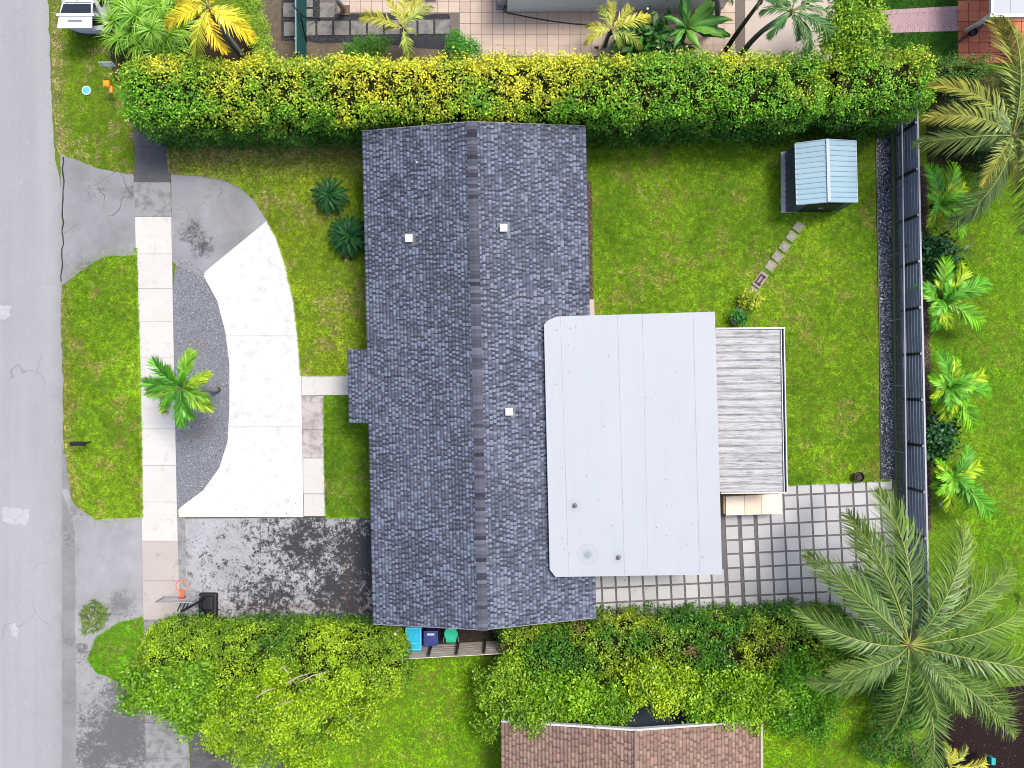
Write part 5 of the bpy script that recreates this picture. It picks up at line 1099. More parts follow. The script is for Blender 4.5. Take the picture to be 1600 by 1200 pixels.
tree('broad_leaf_bush', 'low broad leaf plants between the yellow palm and the banana', (1000, 70), [cw(1000, 62, .9, .5), cw(1020, 55, 1.1, .4), cw(985, 78, .7, .4), cw(1035, 78, .9, .45)], 500, .42, colr((.02, .1, .02), (.07, .2, .03)), 15, None, 'bush', sprig=4)
tree('dark_tree', 'dense dark shrub in the shade behind the coconut palm', (1520, 190), [cw(1500, 175, 1.4, .9), cw(1540, 200, 1.5, 1.0), cw(1580, 160, 1.6, 1.0), cw(1600, 220, 1.5, 1.0), cw(1560, 240, 1.2, .8)], 9000, .14, colr((.01, .035, .008), (.03, .08, .02)), 16, None, 'shrub')
# tall single shoots breaking the top line of the hedges
sh = MB(); 
# potted plants on the lawn
def potted(name, label, px, py, pot, pm, n, size, cf, r, z):
    o = thing(name, label, 'potted plant', W(px, py, 0), 'potted plants by the canopy'); x, y, _ = W(px, py, 0); b = MB()
    if pot == 'sq': b.box((x, y, .16), (.36, .36, .32), rz=.6, taper=1.0); 
    else: b.lathe((x, y, 0), [(.13, 0), (.18, .28), (.2, .3), (.16, .28), (.15, .22)], 14)
    b.obj('pot', pm, o, bevel=.015); crown(o, [(x + .06, y + .05, z, r, r, r * .7)], n, size, cf, 20, 8); st_ = MB(); st_.tube([(x, y, .2), (x + .03, y + .02, z)], .02, 5); st_.obj('stem', TWIG, o)
potted('potted_plant', 'yellow green croton in a pot between two stepping stones', 1167, 470, 'round', TERRAPOT, 900, .12, colr((.12, .26, .015), (.5, .5, .03)), .32, .5)
potted('potted_plant', 'dark green plant in a square stone planter by the canopy corner', 1147, 501, 'sq', STONEPOT, 700, .1, colr((.02, .12, .02), (.06, .25, .03)), .26, .5)
pk = thing('plant_pot', 'round black pot of dry stalks at the edge of the patio', 'plant pot', W(1338, 744, 0)); x, y, _ = W(1338, 744, 0)
b = MB(); b.lathe((x, y, 0), [(.15, 0), (.21, .3), (.23, .33), (.2, .33), (.18, .22)], 18); b.obj('pot', plain('black_brown', (.025, .016, .013), .6), pk, smooth=False)
b = MB()
for i in range(16): a = 6.28 * i / 16; b.tube([(x, y, .24), (x + .14 * math.cos(a), y + .14 * math.sin(a), .38)], [.012, .006], 4)
b.obj('stalks', plain('dry_stalk', (.2, .12, .08), .9), pk)

# ------------------------------------------------------------------ stepping stones
for i, (px, py, lab) in enumerate([(1247, 355, 'square stepping stone nearest the shed'), (1236.5, 370, 'stepping stone second from the shed'), (1225.5, 386, 'stepping stone third from the shed'), (1214.5, 401, 'stepping stone fourth from the shed'), (1203.5, 416, 'stepping stone just above the brick framed one'), (1176.5, 457, 'stepping stone half under the yellow green potted plant'), (1155, 487.5, 'stepping stone between the two potted plants')]):
    p = W(px, py, 0); r_ = R(random.uniform(-4, 4)) - R(36)
    o = MB().box((0, 0, 0), (.41, .41, .07)).mesh('stepping_stone', STEP); o = link('stepping_stone', o, None, loc=(p[0], p[1], .035)); o.rotation_euler = (0, 0, r_); tag(o, lab, 'stepping stone', 'stepping stones across the back lawn')
    m_ = o.modifiers.new('bevel', 'BEVEL'); m_.width = .012
p = W(1187.5, 437.5, 0); bs = thing('stepping_stone', 'long stepping stone with a dark brick frame laid on it', 'stepping stone', (p[0], p[1], 0), 'stepping stones across the back lawn')
ra = math.radians(-36)
MB().box((p[0], p[1], .035), (.4, .72, .07), rz=ra).obj('slab', STEP, bs, bevel=.012)
M_ = lambda u, v: (p[0] + u * math.cos(ra) - v * math.sin(ra), p[1] + u * math.sin(ra) + v * math.cos(ra), .1)
for (u, v, w_, l_) in ((-.11, 0, .05, .46), (.04, .2, .2, .06), (.04, -.2, .2, .06), (.06, 0, .05, .3)): MB().box(M_(u, v), (w_, l_, .06), rz=ra).obj('brick', REDBRICK, bs)

# ------------------------------------------------------------------ bins
def bin_(label, cat, px, py, z, w_, l_, body, lid, kind):
    x, y, _ = W(px, py, z); o = thing('wheelie_bin', label, cat, (x, y, 0), 'bins behind the wooden fence')
    b = MB(); b.box((x, y, z * .5), (w_ * .8, l_ * .8, z - .06), taper=1.13); b.obj('body', body, o, bevel=.03)
    b = MB()
    if kind == 2:
        b.lathe((x, y, z - .04), [(w_ * .42, 0), (w_ * .5, .02), (w_ * .5, .05), (w_ * .44, .075)], 24); b.box((x, y - l_ * .36, z - .0), (w_ * .72, l_ * .4, .055))
    else:
        b.box((x, y, z - .01), (w_, l_, .06)); 
    b.obj('lid', lid, o, bevel=.025, seg=3)
    b = MB()
    if kind == 0:
        for sx, sy, bx_, by_ in ((0, .46, w_ * .92, .05), (0, -.46, w_ * .92, .05), (.46, 0, .05, l_ * .92), (-.46, 0, .05, l_ * .92)): b.box((x + sx * w_, y + sy * l_, z + .03), (bx_, by_, .035))
        b.box((x, y - .2 * l_, z + .025), (w_ * .7, .03, .02)); b.obj('lid_rim', plain('pale_cyan', (.1, .5, .68), .4, .4, k=.8), o, bevel=.01)
        b = MB(); b.tube([(x - w_ * .4, y - l_ * .54, z - .03), (x + w_ * .4, y - l_ * .54, z - .03)], .022, 8); b.obj('handle', body, o)
    elif kind == 1:
        b.box((x, y + .26 * l_, z + .024), (w_ * .5, .09, .008)); b.obj('label_plate', plain('white_label', (.7, .72, .75), .6), o)
        b = MB(); b.box((x, y - .12 * l_, z + .028), (w_ * .72, l_ * .42, .03)); b.obj('lid_panel', lid, o, bevel=.02)
        b = MB(); b.tube([(x - w_ * .4, y - l_ * .54, z - .03), (x + w_ * .4, y - l_ * .54, z - .03)], .022, 8); b.obj('handle', body, o)
    else:
        b.tube([(x - .2, y - l_ * .62, z - .05), (x + .2, y - l_ * .62, z - .05)], .02, 8); b.obj('handle', lid, o)
        for s_ in (-1, 1): MB().tube([(x + s_ * w_ * .52, y - l_ * .3, z - .1), (x + s_ * w_ * .54, y - l_ * .72, z - .2)], .018, 6).obj('bracket', GALV, o)
    for s_ in (-1, 1):
        b = MB(); b.tube([(x + s_ * w_ * .38 - .03, y - l_ * .4, .11), (x + s_ * w_ * .38 + .03, y - l_ * .4, .11)], .11, 14); b.obj('wheel', TYRE, o)
bin_('large cyan wheeled bin nearest the hedge end', 'bin', 646, 998, 1.1, .68, .98, CYAN, CYAN, 0)
bin_('navy wheeled bin with a white label on its lid', 'bin', 673, 997, 1.0, .62, .62, NAVY, NAVY, 1)
bin_('green bin with a round lid under the eaves', 'bin', 704.5, 991, .95, .6, .56, plain('dark_green_plastic', (.01, .08, .05), .5), GREENP, 2)

# ------------------------------------------------------------------ basketball hoop
bh_ = thing('basketball_hoop', 'portable basketball hoop with orange rim and black base on the driveway', 'basketball hoop', W(327, 945, 0))
x, y, _ = W(327, 945, 0); b = MB(); b.box((x, y, .11), (.86, 1.16, .22), taper=.9); b.obj('base', BLACKP, bh_, bevel=.09, seg=4)
b = MB(); b.box((x + .0, y + .1, .25), (.5, .62, .06), taper=.8); b.obj('base_cap', BLACKP, bh_, bevel=.03, seg=3)
b = MB(); b.tube([(x - .3, y - .1, .235), (x - .3, y + .45, .235), (x + .3, y + .45, .235), (x + .3, y - .1, .235)], .03, 6); b.obj('base_rib', BLACKM, bh_)
pb_ = Vector((x - .13, y + .33, .2)); ptop = Vector(W(284, 955, 2.7))
MB().tube([pb_, ptop], .055, 12).obj('pole', BLACKM, bh_, smooth=True)
MB().tube([Vector((x - .05, y - .3, .2)), pb_.lerp(ptop, .35)], .025, 8).obj('brace', BLACKM, bh_)
zb0, zb1 = 2.85, 3.65
xa, xb = W(243, 940, zb1)[0], W(300, 940, zb1)[0]; yb_ = W(270, 941, zb1)[1]
for dx in (-.18, 0, .12): MB().tube([ptop + Vector((dx, 0, .0)), Vector(((xa + xb) / 2 + .3 + dx, yb_ - .04, zb0 + .25))], .022, 6).obj('support_arm', BLACKM, bh_)
MB().box(((xa + xb) / 2, yb_, (zb0 + zb1) / 2), (xb - xa, .02, zb1 - zb0)).obj('backboard', ACRYL, bh_)
fr = MB()
for (cx_, cz, w_, h_) in (((xa + xb) / 2, zb1, xb - xa + .05, .05), ((xa + xb) / 2, zb0, xb - xa + .05, .05), (xa, (zb0 + zb1) / 2, .05, zb1 - zb0), (xb, (zb0 + zb1) / 2, .05, zb1 - zb0)): fr.box((cx_, yb_, cz), (w_, .045, h_))
fr.obj('frame', GALV, bh_)
xc = W(284, 915, 3.0)[0]; fr = MB()
for (cx_, cz, w_, h_) in ((xc, zb0 + .48, .62, .05), (xc, zb0 + .06, .62, .05), (xc - .3, zb0 + .27, .05, .42), (xc + .3, zb0 + .27, .05, .42)): fr.box((cx_, yb_ + .014, cz), (w_, .006, h_))
fr.obj('target_square', WHITEP, bh_)
MB().box((xc, yb_ + .02, zb0 + .1), (.24, .03, .3)).obj('mount', REDP, bh_)
yc = W(284, 915, 3.0)[1]; rm = MB(); rm.tube([(xc + .235 * math.cos(a), yc + .235 * math.sin(a), 3.0) for a in np.linspace(0, 6.2832, 29)], .02, 8, cap=False); rm.box((xc, (yc - .2 + yb_) / 2, 2.99), (.16, abs(yc - .2 - yb_) + .06, .06)); rm.obj('rim', RIMRED, bh_, smooth=False)
nm_ = MB()
for k_ in range(12):
    for s_ in (1, -1):
        nm_.tube([(xc + (.235 - .03 * j) * math.cos(6.2832 * k_ / 12 + s_ * j * .26), yc + (.235 - .03 * j) * math.sin(6.2832 * k_ / 12 + s_ * j * .26), 3.0 - j * .12) for j in range(4)], .007, 3, cap=False)
nm_.obj('net', NETW, bh_)

# ------------------------------------------------------------------ mailbox, signs, covers
mx_ = thing('mailbox', 'black mailbox on a bent post standing on the grass verge', 'mailbox', W(142, 690.5, 0))
a, b_ = Vector(W(111, 694, 1.1)), Vector(W(133, 693, 1.1)); c_ = (a + b_) / 2; L = (b_ - a).length
b = MB(); prof = [(-.09, 0), (-.09, .1), (-.06, .17), (0, .2), (.06, .17), (.09, .1), (.09, 0)]; v = []
for xx in (-L / 2, L / 2): v += [(c_.x + xx, c_.y + p_[0], 1.0 + p_[1]) for p_ in prof]
b.add(v, [(i, i + 1, i + 8, i + 7) for i in range(6)] + [(6, 0, 7, 13), tuple(range(7))[::-1], tuple(range(7, 14))]); b.obj('box', BLACKM, mx_, bevel=.008)
b = MB(); b.box((c_.x - L / 2 - .012, c_.y, 1.09), (.02, .16, .17)); b.obj('door', BLACKP, mx_)
b = MB(); b.box((c_.x + .05, c_.y + .1, 1.16), (.12, .012, .04)); b.obj('flag', plain('dull_red', (.06, .02, .02), .6), mx_)
b = MB(); q = Vector(W(142, 690.5, 0)); b.tube([q, q + Vector((-.02, -.01, .6)), Vector((c_.x + L * .45, c_.y, .97))], .03, 8); b.obj('post', BLACKM, mx_)
b = MB(); b.box((c_.x, c_.y, .985), (L * .9, .1, .03)); b.obj('bracket', BLACKM, mx_)
vc = thing('valve_cover', 'round blue water valve cover with a white rim in the verge', 'cover', W(136, 142, 0)); q = W(136, 142, 0)
b = MB(); b.lathe(q, [(.2, -.02), (.2, .07), (.15, .075)], 24); b.obj('rim', WHITEP, vc); b = MB(); b.lathe(q, [(.15, 0), (.15, .082), (.03, .088)], 24); b.obj('cap', BLUEP, vc)
om = thing('utility_marker', 'bright orange utility post marker at the end of the top hedge', 'marker', W(172, 152, 0)); q = Vector(W(174, 156, 0)); 
b = MB(); b.tube([q, Vector(W(169, 136, 1.0))], .035, 8); b.obj('post', plain('pale_grey_post', (.5, .48, .45), .6), om)
b = MB(); t_ = Vector(W(166.5, 131, 1.0)); b.lathe(t_ - Vector((0, 0, .1)), [(.1, 0), (.14, .04), (.14, .16), (.1, .2)], 14); b.box(t_ + Vector((.0, .0, .0)), (.27, .27, .12)); b.box(t_ + Vector((.14, -.2, -.14)), (.13, .3, .16)); b.obj('head', ORANGE, om, bevel=.02)
ys = thing('yard_sign', 'white sheet metal sign with faded dark print tilted beside the strap leaf bush', 'sign', W(172, 108, 0))
a, b_, c_, d_ = Vector(W(153, 97, 1.55)), Vector(W(175.5, 97, 1.55)), Vector(W(181, 104, 1.0)), Vector(W(158.5, 104, 1.0))
n_ = (b_ - a).cross(d_ - a).normalized() * .012
b = MB(); b.add([a, b_, c_, d_, a + n_, b_ + n_, c_ + n_, d_ + n_], [(0, 1, 2, 3), (7, 6, 5, 4), (0, 4, 5, 1), (1, 5, 6, 2), (2, 6, 7, 3), (3, 7, 4, 0)]); b.obj('board', plain('sign_white', (.85, .86, .88), .5, k=1), ys)
b = MB(); off = -n_ if n_.z < 0 else n_; off = off.normalized() * .016
if off.z < 0: off = -off
for (u0, u1, v0, v1) in ((.07, .13, .15, .5), (.3, .42, .3, .55), (.33, .36, .3, .8), (.47, .56, .3, .6), (.6, .66, .25, .7), (.72, .82, .1, .45), (.84, .93, .3, .8)):
    P_ = lambda u, v: a + (b_ - a) * u + (d_ - a) * v + off
    b.add([P_(u0, v0), P_(u1, v0), P_(u1, v1), P_(u0, v1)], [(0, 3, 2, 1)])
b.obj('print', plain('faded_print', (.05, .05, .06), .6), ys)
for t in (.15, .85): q = d_.lerp(c_, t); MB().tube([(q.x, q.y, 0), (q.x, q.y, 1.02), a.lerp(b_, t)], .014, 6).obj('leg', GALV, ys)
th_ = thing('garden_tap_box', 'small teal plastic box in the dark mulch at the lower right', 'box', W(1551, 1188, 0)); b = MB(); q = W(1551, 1189, .25); b.box((q[0], q[1], .15), (.16, .28, .3)); b.obj('body', TEAL, th_, bevel=.02); b = MB(); b.box((q[0], q[1], .31), (.18, .3, .03)); b.obj('lid', TEAL, th_, bevel=.01)
gl = thing('garden_globe', 'small pale blue globe light beside the lowest areca palm', 'garden light', W(1464, 787, 0)); b = MB(); q = W(1464, 787, 0); b.lathe(q, [(.02, 0), (.02, .1), (.07, .13), (.095, .2), (.07, .27), (.02, .3)], 14); b.obj('globe', plain('pale_globe', (.4, .55, .62), .2, .5), gl, smooth=True)

# ------------------------------------------------------------------ car with its tailgate raised
cx_, cy_ = -18.15, 15.12
car = thing('parked_car', 'white estate car parked on the verge with its tailgate raised', 'car', (cx_, cy_ + 2.2, 0))
def loft(secs, close=True):
    """secs: list of (y, [(x,z)...]) -> quads"""
    b = MB(); n = len(secs[0][1]); v = []
    for y, pr in secs: v += [(cx_ + px_, cy_ + y, pz) for px_, pz in pr]
    f = []
    for i in range(len(secs) - 1):
        for k_ in range(n): k2 = (k_ + 1) % n; f.append((i * n + k_, (i + 1) * n + k_, (i + 1) * n + k2, i * n + k2))
    if close: f += [tuple(range(n)), tuple(range((len(secs) - 1) * n, len(secs) * n))[::-1]]
    return b.add(v, f)
def body_sec(w_, zb, zt): h_ = w_ / 2; return [(-h_ * .92, zb), (h_ * .92, zb), (h_, zb + .15), (h_, zt - .22), (h_ * .9, zt), (-h_ * .9, zt), (-h_, zt - .22), (-h_, zb + .15)]
lower = [(.55, body_sec(1.84, .3, .98)), (1.2, body_sec(1.88, .25, .98)), (3.2, body_sec(1.88, .25, .98)), (3.7, body_sec(1.86, .28, .98)), (4.4, body_sec(1.72, .3, .88)), (4.65, body_sec(1.4, .35, .7))]
loft(lower).obj('body', CARPAINT, car, bevel=.03)
# rear side wings and bumper round the boot opening
for s_ in (-1, 1):
    b = MB(); b.box((cx_ + s_ * .83, cy_ + .42, .68), (.2, .5, .62)); b.obj('rear_wing', CARPAINT, car, bevel=.06, seg=3)
    b = MB(); b.box((cx_ + s_ * .8, cy_ + .2, .82), (.16, .12, .3)); b.obj('tail_light', REDL, car, bevel=.03)
    pil = MB(); pil.add([(cx_ + s_ * .9, cy_ + .25, .95), (cx_ + s_ * .72, cy_ + .35, .95), (cx_ + s_ * .6, cy_ + .95, 1.6), (cx_ + s_ * .7, cy_ + .95, 1.6), (cx_ + s_ * .9, cy_ + .5, .95), (cx_ + s_ * .72, cy_ + .5, .95), (cx_ + s_ * .6, cy_ + 1.15, 1.6), (cx_ + s_ * .7, cy_ + 1.15, 1.6)],
        [(0, 1, 2, 3), (4, 7, 6, 5), (0, 3, 7, 4), (1, 5, 6, 2), (0, 4, 5, 1), (3, 2, 6, 7)]); pil.obj('rear_pillar', CARPAINT, car, bevel=.02)
bump = []
for t in np.linspace(-1, 1, 13): bump.append((cx_ + t * .92, cy_ + .04 + .2 * abs(t) ** 3, .56))
b = MB(); v = []; f = []
for i, (x, y, z) in enumerate(bump):
    v += [(x, y, .32), (x, y - .02, .5), (x, y + .02, .68), (x, y + .2, .72), (x, y + .22, .32)]
    if i: k_ = 5 * i; f += [(k_ - 5 + j, k_ + j, k_ + (j + 1) % 5, k_ - 5 + (j + 1) % 5) for j in range(5)]
f += [tuple(range(5))[::-1], tuple(range(len(v) - 5, len(v)))]; b.add(v, f); b.obj('bumper', CARPAINT, car, smooth=False, bevel=.015)
b = MB(); b.tube([(x, y - .01, .36) for x, y, z in bump], .045, 6); b.obj('bumper_lip', BLACKP, car)
b = MB(); b.box((cx_, cy_ + .5, .6), (1.4, .7, .1)); b.box((cx_, cy_ + .24, .66), (1.35, .2, .06)); b.obj('boot_floor', INTERIOR, car)
b = MB(); b.box((cx_, cy_ + 1.1, .85), (1.3, .1, .5)); b.obj('rear_seat', plain('pale_seat', (.3, .28, .26), .8), car, bevel=.03)
cab = [(.95, [(-.76, .96), (.76, .96), (.62, 1.58), (-.62, 1.58)]), (1.6, [(-.86, .96), (.86, .96), (.68, 1.64), (-.68, 1.64)]), (2.6, [(-.86, .96), (.86, .96), (.68, 1.62), (-.68, 1.62)]), (3.5, [(-.82, .96), (.82, .96), (.6, 1.1), (-.6, 1.1)])]
loft(cab).obj('windows', GLASSD, car)
b = MB()
v = []; f = []
for i, (y, hw_, z) in enumerate(((.84, .64, 1.6), (1.2, .69, 1.66), (1.7, .71, 1.69), (2.3, .7, 1.68), (2.75, .66, 1.6))):
    v += [(cx_ - hw_, cy_ + y, z - .06), (cx_ - hw_ * .8, cy_ + y, z), (cx_ + hw_ * .8, cy_ + y, z), (cx_ + hw_, cy_ + y, z - .06)]
    if i: k_ = 4 * i; f += [(k_ - 4 + j, k_ - 3 + j, k_ + 1 + j, k_ + j) for j in range(3)]
b.add(v, f); o = b.obj('roof', CARPAINT, car); md = o.modifiers.new('thick', 'SOLIDIFY'); md.thickness = .04
for s_ in (-1, 1):
    MB().tube([(cx_ + s_ * .57, cy_ + 1.0, 1.7), (cx_ + s_ * .59, cy_ + 1.7, 1.76), (cx_ + s_ * .57, cy_ + 2.5, 1.72)], .02, 6).obj('roof_rail', BLACKP, car)
b = MB(); b.box((cx_, cy_ + 1.0, 1.71), (.05, .14, .03)); b.obj('aerial', BLACKP, car)
# tailgate: hinge at roof, swung up and back
hy, hz = cy_ + .8, 1.64; tz = lambda t: hz + .34 * t - .1 * t * t; ty_ = lambda t: hy - 1.16 * t
def plate(name, t0, t1, w0, w1, dz, mat, thk=.05, n=5):
    b = MB(); v = []; f = []
    for i in range(n):
        t = t0 + (t1 - t0) * i / (n - 1); w_ = (w0 + (w1 - w0) * i / (n - 1)) / 2
        for zz in (0, -thk): v += [(cx_ - w_, ty_(t), tz(t) + dz + zz), (cx_ + w_, ty_(t), tz(t) + dz + zz)]
        if i: k_ = 4 * i; f += [(k_ - 4, k_ - 3, k_ + 1, k_), (k_ - 2, k_ + 2, k_ + 3, k_ - 1), (k_ - 4, k_, k_ + 2, k_ - 2), (k_ - 3, k_ - 1, k_ + 3, k_ + 1)]
    f += [(0, 2, 3, 1), (len(v) - 4, len(v) - 3, len(v) - 1, len(v) - 2)]; b.add(v, f); return b.obj(name, mat, car, bevel=.015)
plate('tailgate', 0, 1, 1.3, 1.46, 0, CARPAINT); plate('rear_window', .04, .42, 1.14, 1.28, .012, GLASSD, .03)
plate('spoiler', .45, .55, 1.58, 1.58, .05, CARPAINT, .07, 3); plate('handle_recess', .7, .76, .62, .58, .008, plain('shadow_grey', (.12, .16, .2), .5), .02, 2); plate('wiper', .36, .39, .5, .5, .03, BLACKP, .02, 2)  # handle_recess is a flat plate with the recess shade put into its grey
for s_ in (-1, 1):
    MB().tube([(cx_ + s_ * .7, cy_ + .35, 1.0), (cx_ + s_ * .6, ty_(.35), tz(.35) - .04)], .015, 6).obj('gas_strut', BLACKM, car)
    for yy_ in (.85, 3.55):
        b = MB(); b.tube([(cx_ + s_ * .93, cy_ + yy_, .34), (cx_ + s_ * .72, cy_ + yy_, .34)], .34, 20); w_ = b.obj('wheel', TYRE, car, bevel=.03); b = MB(); b.tube([(cx_ + s_ * .94, cy_ + yy_, .34), (cx_ + s_ * .9, cy_ + yy_, .34)], .22, 14); b.obj('rim', GALV, w_)
    b = MB(); b.box((cx_ + s_ * 1.0, cy_ + 3.0, 1.0), (.2, .1, .14)); b.obj('wing_mirror', CARPAINT, car, bevel=.03)
    b = MB(); b.box((cx_ + s_ * .6, cy_ + 4.5, .68), (.35, .2, .12)); b.obj('headlight', plain('lamp_glass', (.5, .52, .55), .1, .6), car, bevel=.03)

# ------------------------------------------------------------------ grass
def grass(name, label, polys, dens, holes=(), dry=None, cg=None, hgt=(.018, .045), shade=None, zoff=0, fringe=(), fz=.05):
    P = np.concatenate([sample(q, dens * area_px(q), holes) for q in polys]); nf = 0
    for ln_ in fringe:                                   # ragged tufts creeping over the paving edge
        L_ = sum(math.dist(a, b) for a, b in zip(ln_[:-1], ln_[1:])); k_ = int(L_ * 5); seg = np.array([math.dist(a, b) for a, b in zip(ln_[:-1], ln_[1:])]); cum = np.concatenate([[0], np.cumsum(seg)])
        u = rng.uniform(0, L_, k_); cx2 = np.interp(u, cum, [a[0] for a in ln_]); cy2 = np.interp(u, cum, [a[1] for a in ln_]); wv = vnoise(np.stack([cx2, cy2, 0 * cx2], 1), .09, 131) * vnoise(np.stack([cx2, cy2, 0 * cx2], 1), .3, 132)
        ang = rng.uniform(0, 6.283, k_); rd = np.abs(rng.normal(0, 1, k_)) * wv * wv * 4.6
        px_, py_ = cx2 + np.cos(ang) * rd, cy2 + np.sin(ang) * rd; P = np.concatenate([P, np.stack([(px_ - 800) * S, (600 - py_) * S], 1)]); nf += k_
    n = len(P)
    p3 = np.concatenate([P, np.zeros((n, 1))], 1); big = fbm(p3, .45, 91); mid = fbm(p3, 1.7, 95); hot = vnoise(p3, .3, 99)
    g0, g1, g2, tan = cg or ((.05, .15, .01), (.165, .32, .012), (.3, .44, .02), (.38, .31, .1))
    t = np.clip((big * .65 + mid * .55 + rng.normal(0, .13, n)) - .1, 0, 1); c = lerp(g0, g1, np.clip(t * 1.9, 0, 1)); h_ = np.clip(t * 2 - 1, 0, 1)[:, None]; c = c * (1 - h_) + np.array(g2) * h_
    bare = np.clip((vnoise(p3, 1.1, 101) * .5 + vnoise(p3, 3.7, 102) * .5 - .56) * 5, 0, 1) * (.55 if dry is None else .75)
    if dry is not None: bare = np.clip(bare + dry(P), 0, 1)
    isd = rng.random(n) < bare; c = np.where(isd[:, None], np.array(tan)[None] * rng.uniform(.5, 1.2, n)[:, None], c); c *= (rng.uniform(.5, 1.45, n) * (.62 + .76 * vnoise(p3, 6.5, 111)) * (.78 + .44 * hot))[:, None]
    B = 3; n3 = n * B; base = np.repeat(p3, B, 0) + np.concatenate([rng.normal(0, .02, (n3, 2)), np.zeros((n3, 1))], 1); base[:, 2] = zoff
    if nf: base[-nf * 3:, 2] = fz
    a = rng.uniform(0, 6.283, n3); hh = rng.uniform(*hgt, n3) * (.75 + .5 * np.repeat(mid, B)); ln = rng.uniform(.8, 2.4, n3) * hh; wd_ = rng.uniform(.006, .013, n3)
    tip = base + np.stack([np.cos(a) * ln, np.sin(a) * ln, hh], 1); s_ = np.stack([-np.sin(a) * wd_, np.cos(a) * wd_, np.zeros(n3)], 1)
    v = np.stack([base - s_, base + s_, tip], 1).reshape(-1, 3); f = np.arange(3 * n3).reshape(-1, 3); cc = np.repeat(np.repeat(c, B, 0), 3, 0)
    o = link(name, np_mesh(name, v, f, BLADE, cc)); tag(o, label, 'grass', None, 'stuff'); return o
def area_px(q):
    P = np.array(PW(q)); return .5 * abs(sum(P[i][0] * P[(i + 1) % len(P)][1] - P[(i + 1) % len(P)][0] * P[i][1] for i in range(len(P))))
def edge_dry(xs, ys, wd_, k_):
    """straw colour close to the road edge"""
    wy = [W(0, y)[1] for y in ys][::-1]; wx = [W(x, 0)[0] for x in xs][::-1]
    return lambda P: np.clip(1 - (P[:, 0] - np.interp(P[:, 1], wy, wx)) / wd_, 0, 1) * k_
v1 = rough_line([(78, -60), (80, 0), (82, 150), (90, 240), (120, 249), (150, 262), (180, 270), (208, 272), (208, 205), (215, 180), (230, 100), (230, -60), (78, -60)], 1.6, 6, 51)
v2 = rough_line([(96, 445), (115, 420), (132, 407), (165, 390), (213, 387), (217, 440), (219, 480), (218, 600), (220, 700), (224, 812), (200, 816), (152, 819), (130, 798), (117, 775), (106, 745), (102, 700), (100, 600), (96, 500), (96, 445)], 1.8, 6, 52)
v3 = rough_line([(135, 1030), (150, 995), (185, 972), (226, 962), (228, 1062), (190, 1067), (150, 1050), (135, 1030)], 1.6, 6, 53)
weed = rough_line([(128, 950), (145, 935), (165, 942), (172, 962), (160, 985), (130, 990), (128, 950)], 2.5, 6, 54)
fl = rough_line([(263, 215), (600, 210), (600, 545), (585, 545), (585, 588), (471, 587), (467, 525), (460, 470), (446, 410), (432, 372), (424, 352), (413, 335), (398, 311), (375, 291), (350, 279), (320, 273), (268, 270), (263, 215)], 1.3, 6, 55)
fl2 = rough_line([(507, 618), (545, 617), (600, 640), (600, 808), (510, 808), (507, 618)], .8, 6, 56)
bl_ = rough_line([(924, 190), (1369, 185), (1370, 330), (1374, 480), (1376, 600), (1376, 752), (1226, 757), (1215, 640), (1110, 520), (1110, 495), (928, 496), (926, 400), (924, 190)], 1.0, 6, 57)
nl = rough_line([(1450, 260), (1452, 470), (1456, 640), (1458, 830), (1440, 860), (1440, 1010), (1700, 1060), (1700, 240), (1450, 260)], 1.5, 6, 58)
bl2 = rough_line([(600, 1030), (800, 1022), (800, 1140), (790, 1250), (380, 1250), (400, 1090), (600, 1030)], 1.5, 8, 59)
bl3 = rough_line([(1190, 1060), (1440, 1050), (1450, 1250), (1193, 1250), (1190, 1060)], 1.5, 8, 60)
grass('verge_grass', 'worn grass verge with straw coloured road edge below the white car', [v1], 520, fringe=[[(xl(y) + .5, y) for y in range(200, 274, 12)]], dry=edge_dry([78, 80, 88], [-60, 100, 300], .75, .9), cg=((.06, .14, .008), (.15, .27, .012), (.27, .36, .02), (.4, .31, .16)))
grass('verge_grass', 'bright green grass verge around the black mailbox', [v2], 620, fringe=[[(xl(y) + .5, y) for y in range(388, 816, 12)]], dry=edge_dry([97, 96, 100, 103, 118], [440, 500, 600, 700, 800], .5, .85))
grass('verge_grass', 'half round patch of rich green grass beside the front hedge', [v3], 700, zoff=.02, cg=((.04, .18, .006), (.11, .33, .01), (.2, .42, .015), (.3, .26, .1)))
grass('weed_grass', 'scruffy weeds sprouting from the cracked apron near the hoop', [weed], 420, zoff=.018, cg=((.06, .13, .02), (.13, .2, .02), (.2, .24, .04), (.28, .22, .1)), hgt=(.03, .12))
grass('lawn_grass', 'front lawn grass between the white drive and the house', [fl], 560, fringe=[[(268, 271), (320, 274), (350, 280), (375, 291), (398, 311), (413, 334), (424, 351)], [(419, 345), (433, 370), (446, 410), (460, 470), (467, 525), (471, 585)], [(471, 586), (541, 586)], [(263, 235), (266, 270)]], cg=((.07, .15, .012), (.19, .3, .015), (.38, .46, .02), (.4, .32, .13)), dry=lambda P: np.clip((P[:, 1] - 8.6) / 1.6, 0, 1) * .85)
grass('lawn_grass', 'small lawn strip beside the front path, house shade in its green', [fl2], 620, fringe=[[(507.5, 620), (508, 715), (510, 806)], [(510, 807.5), (580, 807)]], cg=((.03, .12, .006), (.08, .21, .01), (.18, .32, .015), (.3, .28, .1)))  # darker greens paint in the shade that falls left of the house
grass('lawn_grass', 'back lawn grass around the shed and stepping stones', [bl_], 600, fringe=[[(1228, 757), (1390, 750)]] + [[(a - 7, b - 2), (a + 1, b - 8), (a + 8, b), (a, b + 8), (a - 7, b - 2)] for a, b in ((1247, 355), (1236.5, 370), (1225.5, 386), (1214.5, 401), (1203.5, 416), (1155, 487.5))], holes=[[(1222, 236), (1310, 232), (1312, 328), (1222, 331)]])
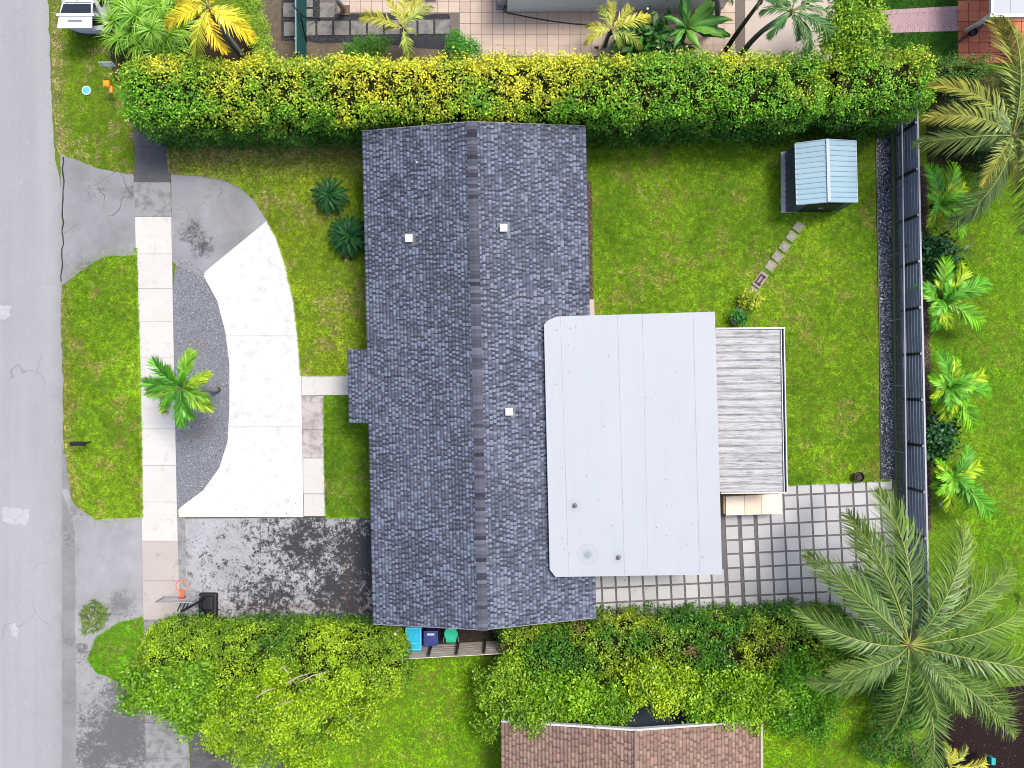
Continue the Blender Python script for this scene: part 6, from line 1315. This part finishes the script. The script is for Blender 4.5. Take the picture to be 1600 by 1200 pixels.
grass('lawn_grass', 'neighbour lawn right of the dark slat fence', [nl], 480, cg=((.05, .18, .008), (.15, .35, .01), (.27, .46, .015), (.3, .31, .06)))
grass('lawn_grass', 'bright lawn below the wooden fence', [bl2], 420, cg=((.06, .19, .004), (.18, .42, .006), (.34, .55, .012), (.3, .32, .05)))
grass('lawn_grass', 'bright grass right of the brown roofed house', [bl3], 380, cg=((.06, .2, .004), (.18, .44, .006), (.34, .56, .012), (.3, .32, .05)))
grass('turf_grass', 'dark flat turf strips beside the pink brick path', [[(1362, -60), (1495, -60), (1495, 9), (1362, 16)], [(1350, 54), (1362, 54), (1495, 50), (1495, 96), (1350, 96)]], 600, cg=((.012, .06, .006), (.03, .1, .01), (.05, .13, .012), (.05, .1, .02)), hgt=(.02, .035), zoff=.012)
# weeds between gravel strip and slat fence; dry leaf litter under hedges
def litter(name, label, polys, n, size, cols, z=.05, mat=None, nz=.35):
    P = np.concatenate([sample(q, n * area_px(q) / sum(area_px(k_) for k_ in polys)) for q in polys]); m_ = len(P); p3 = np.concatenate([P, rng.uniform(.01, z, (m_, 1))], 1)
    col = np.array(cols)[rng.integers(0, len(cols), m_)] * rng.uniform(.7, 1.3, (m_, 1)); v, f, cc = leaf_mesh(p3, np.tile([0, 0, 1.0], (m_, 1)), size, col, .55, nz)
    o = link(name, np_mesh(name, v, f, mat or DRY, cc)); tag(o, label, 'ground cover', None, 'stuff'); return o
litter('weeds', 'dark weeds growing along the foot of the chain link fence', [[(1398, 160), (1408, 160), (1412, 600), (1416, 830), (1402, 830), (1400, 600)]], 2600, .1, [(.02, .06, .03), (.03, .09, .03), (.015, .04, .02), (.1, .09, .06)], .25, LEAF)
litter('leaf_litter', 'brown fallen leaves along the foot of the top hedge', [[(262, 214), (570, 208), (570, 228), (262, 240)], [(922, 200), (1370, 180), (1370, 206), (922, 224)]], 1500, .07, [(.2, .09, .05), (.13, .06, .035), (.3, .2, .1), (.16, .11, .06)], .08)
litter('leaf_litter', 'reddish fallen leaves along the edge of the mouldy driveway', [[(345, 940), (580, 944), (580, 966), (345, 966)], [(536, 880), (545, 880), (548, 960), (536, 960)]], 520, .075, [(.17, .06, .035), (.1, .04, .025), (.2, .12, .07)], .07)
litter('leaf_litter', 'dry clippings on the grey gravel round the street palm', [[(292, 530), (322, 532), (318, 548), (295, 546)], [(285, 660), (345, 650), (335, 690), (290, 685)]], 420, .06, [(.26, .2, .08), (.2, .14, .08), (.14, .16, .04)], .06)
P_ = []
for i in range(70):
    px, py = random.uniform(585, 915), random.uniform(205, 960)
    if px > 845 and py > 480: continue
    q = on_slope(px, py); P_.append((q.x, q.y, q.z + .04))
P_ = np.array(P_); v, f, cc = leaf_mesh(P_, np.tile([0, 0, 1.0], (len(P_), 1)), .075, np.array([(.2, .13, .06), (.12, .08, .05), (.16, .18, .05)])[rng.integers(0, 3, len(P_))], .5, .3)
lo = link('leaf_litter', np_mesh('leaf_litter', v, f, DRY, cc)); tag(lo, 'few dry leaves blown onto the blue grey shingle roof', 'ground cover', None, 'stuff')
litter('leaf_litter', 'sparse fallen leaves on the patio and drive', [[(930, 905), (1300, 900), (1390, 760), (1395, 940), (930, 962)], [(280, 700), (470, 780), (470, 806), (290, 806)], [(265, 280), (400, 330), (300, 400)]], 90, .07, [(.2, .1, .05), (.1, .06, .04), (.25, .18, .08)], .06)
print('objects', len(bpy.data.objects), 'tris', sum(len(o.data.polygons) for o in C.objects if o.type == 'MESH'))
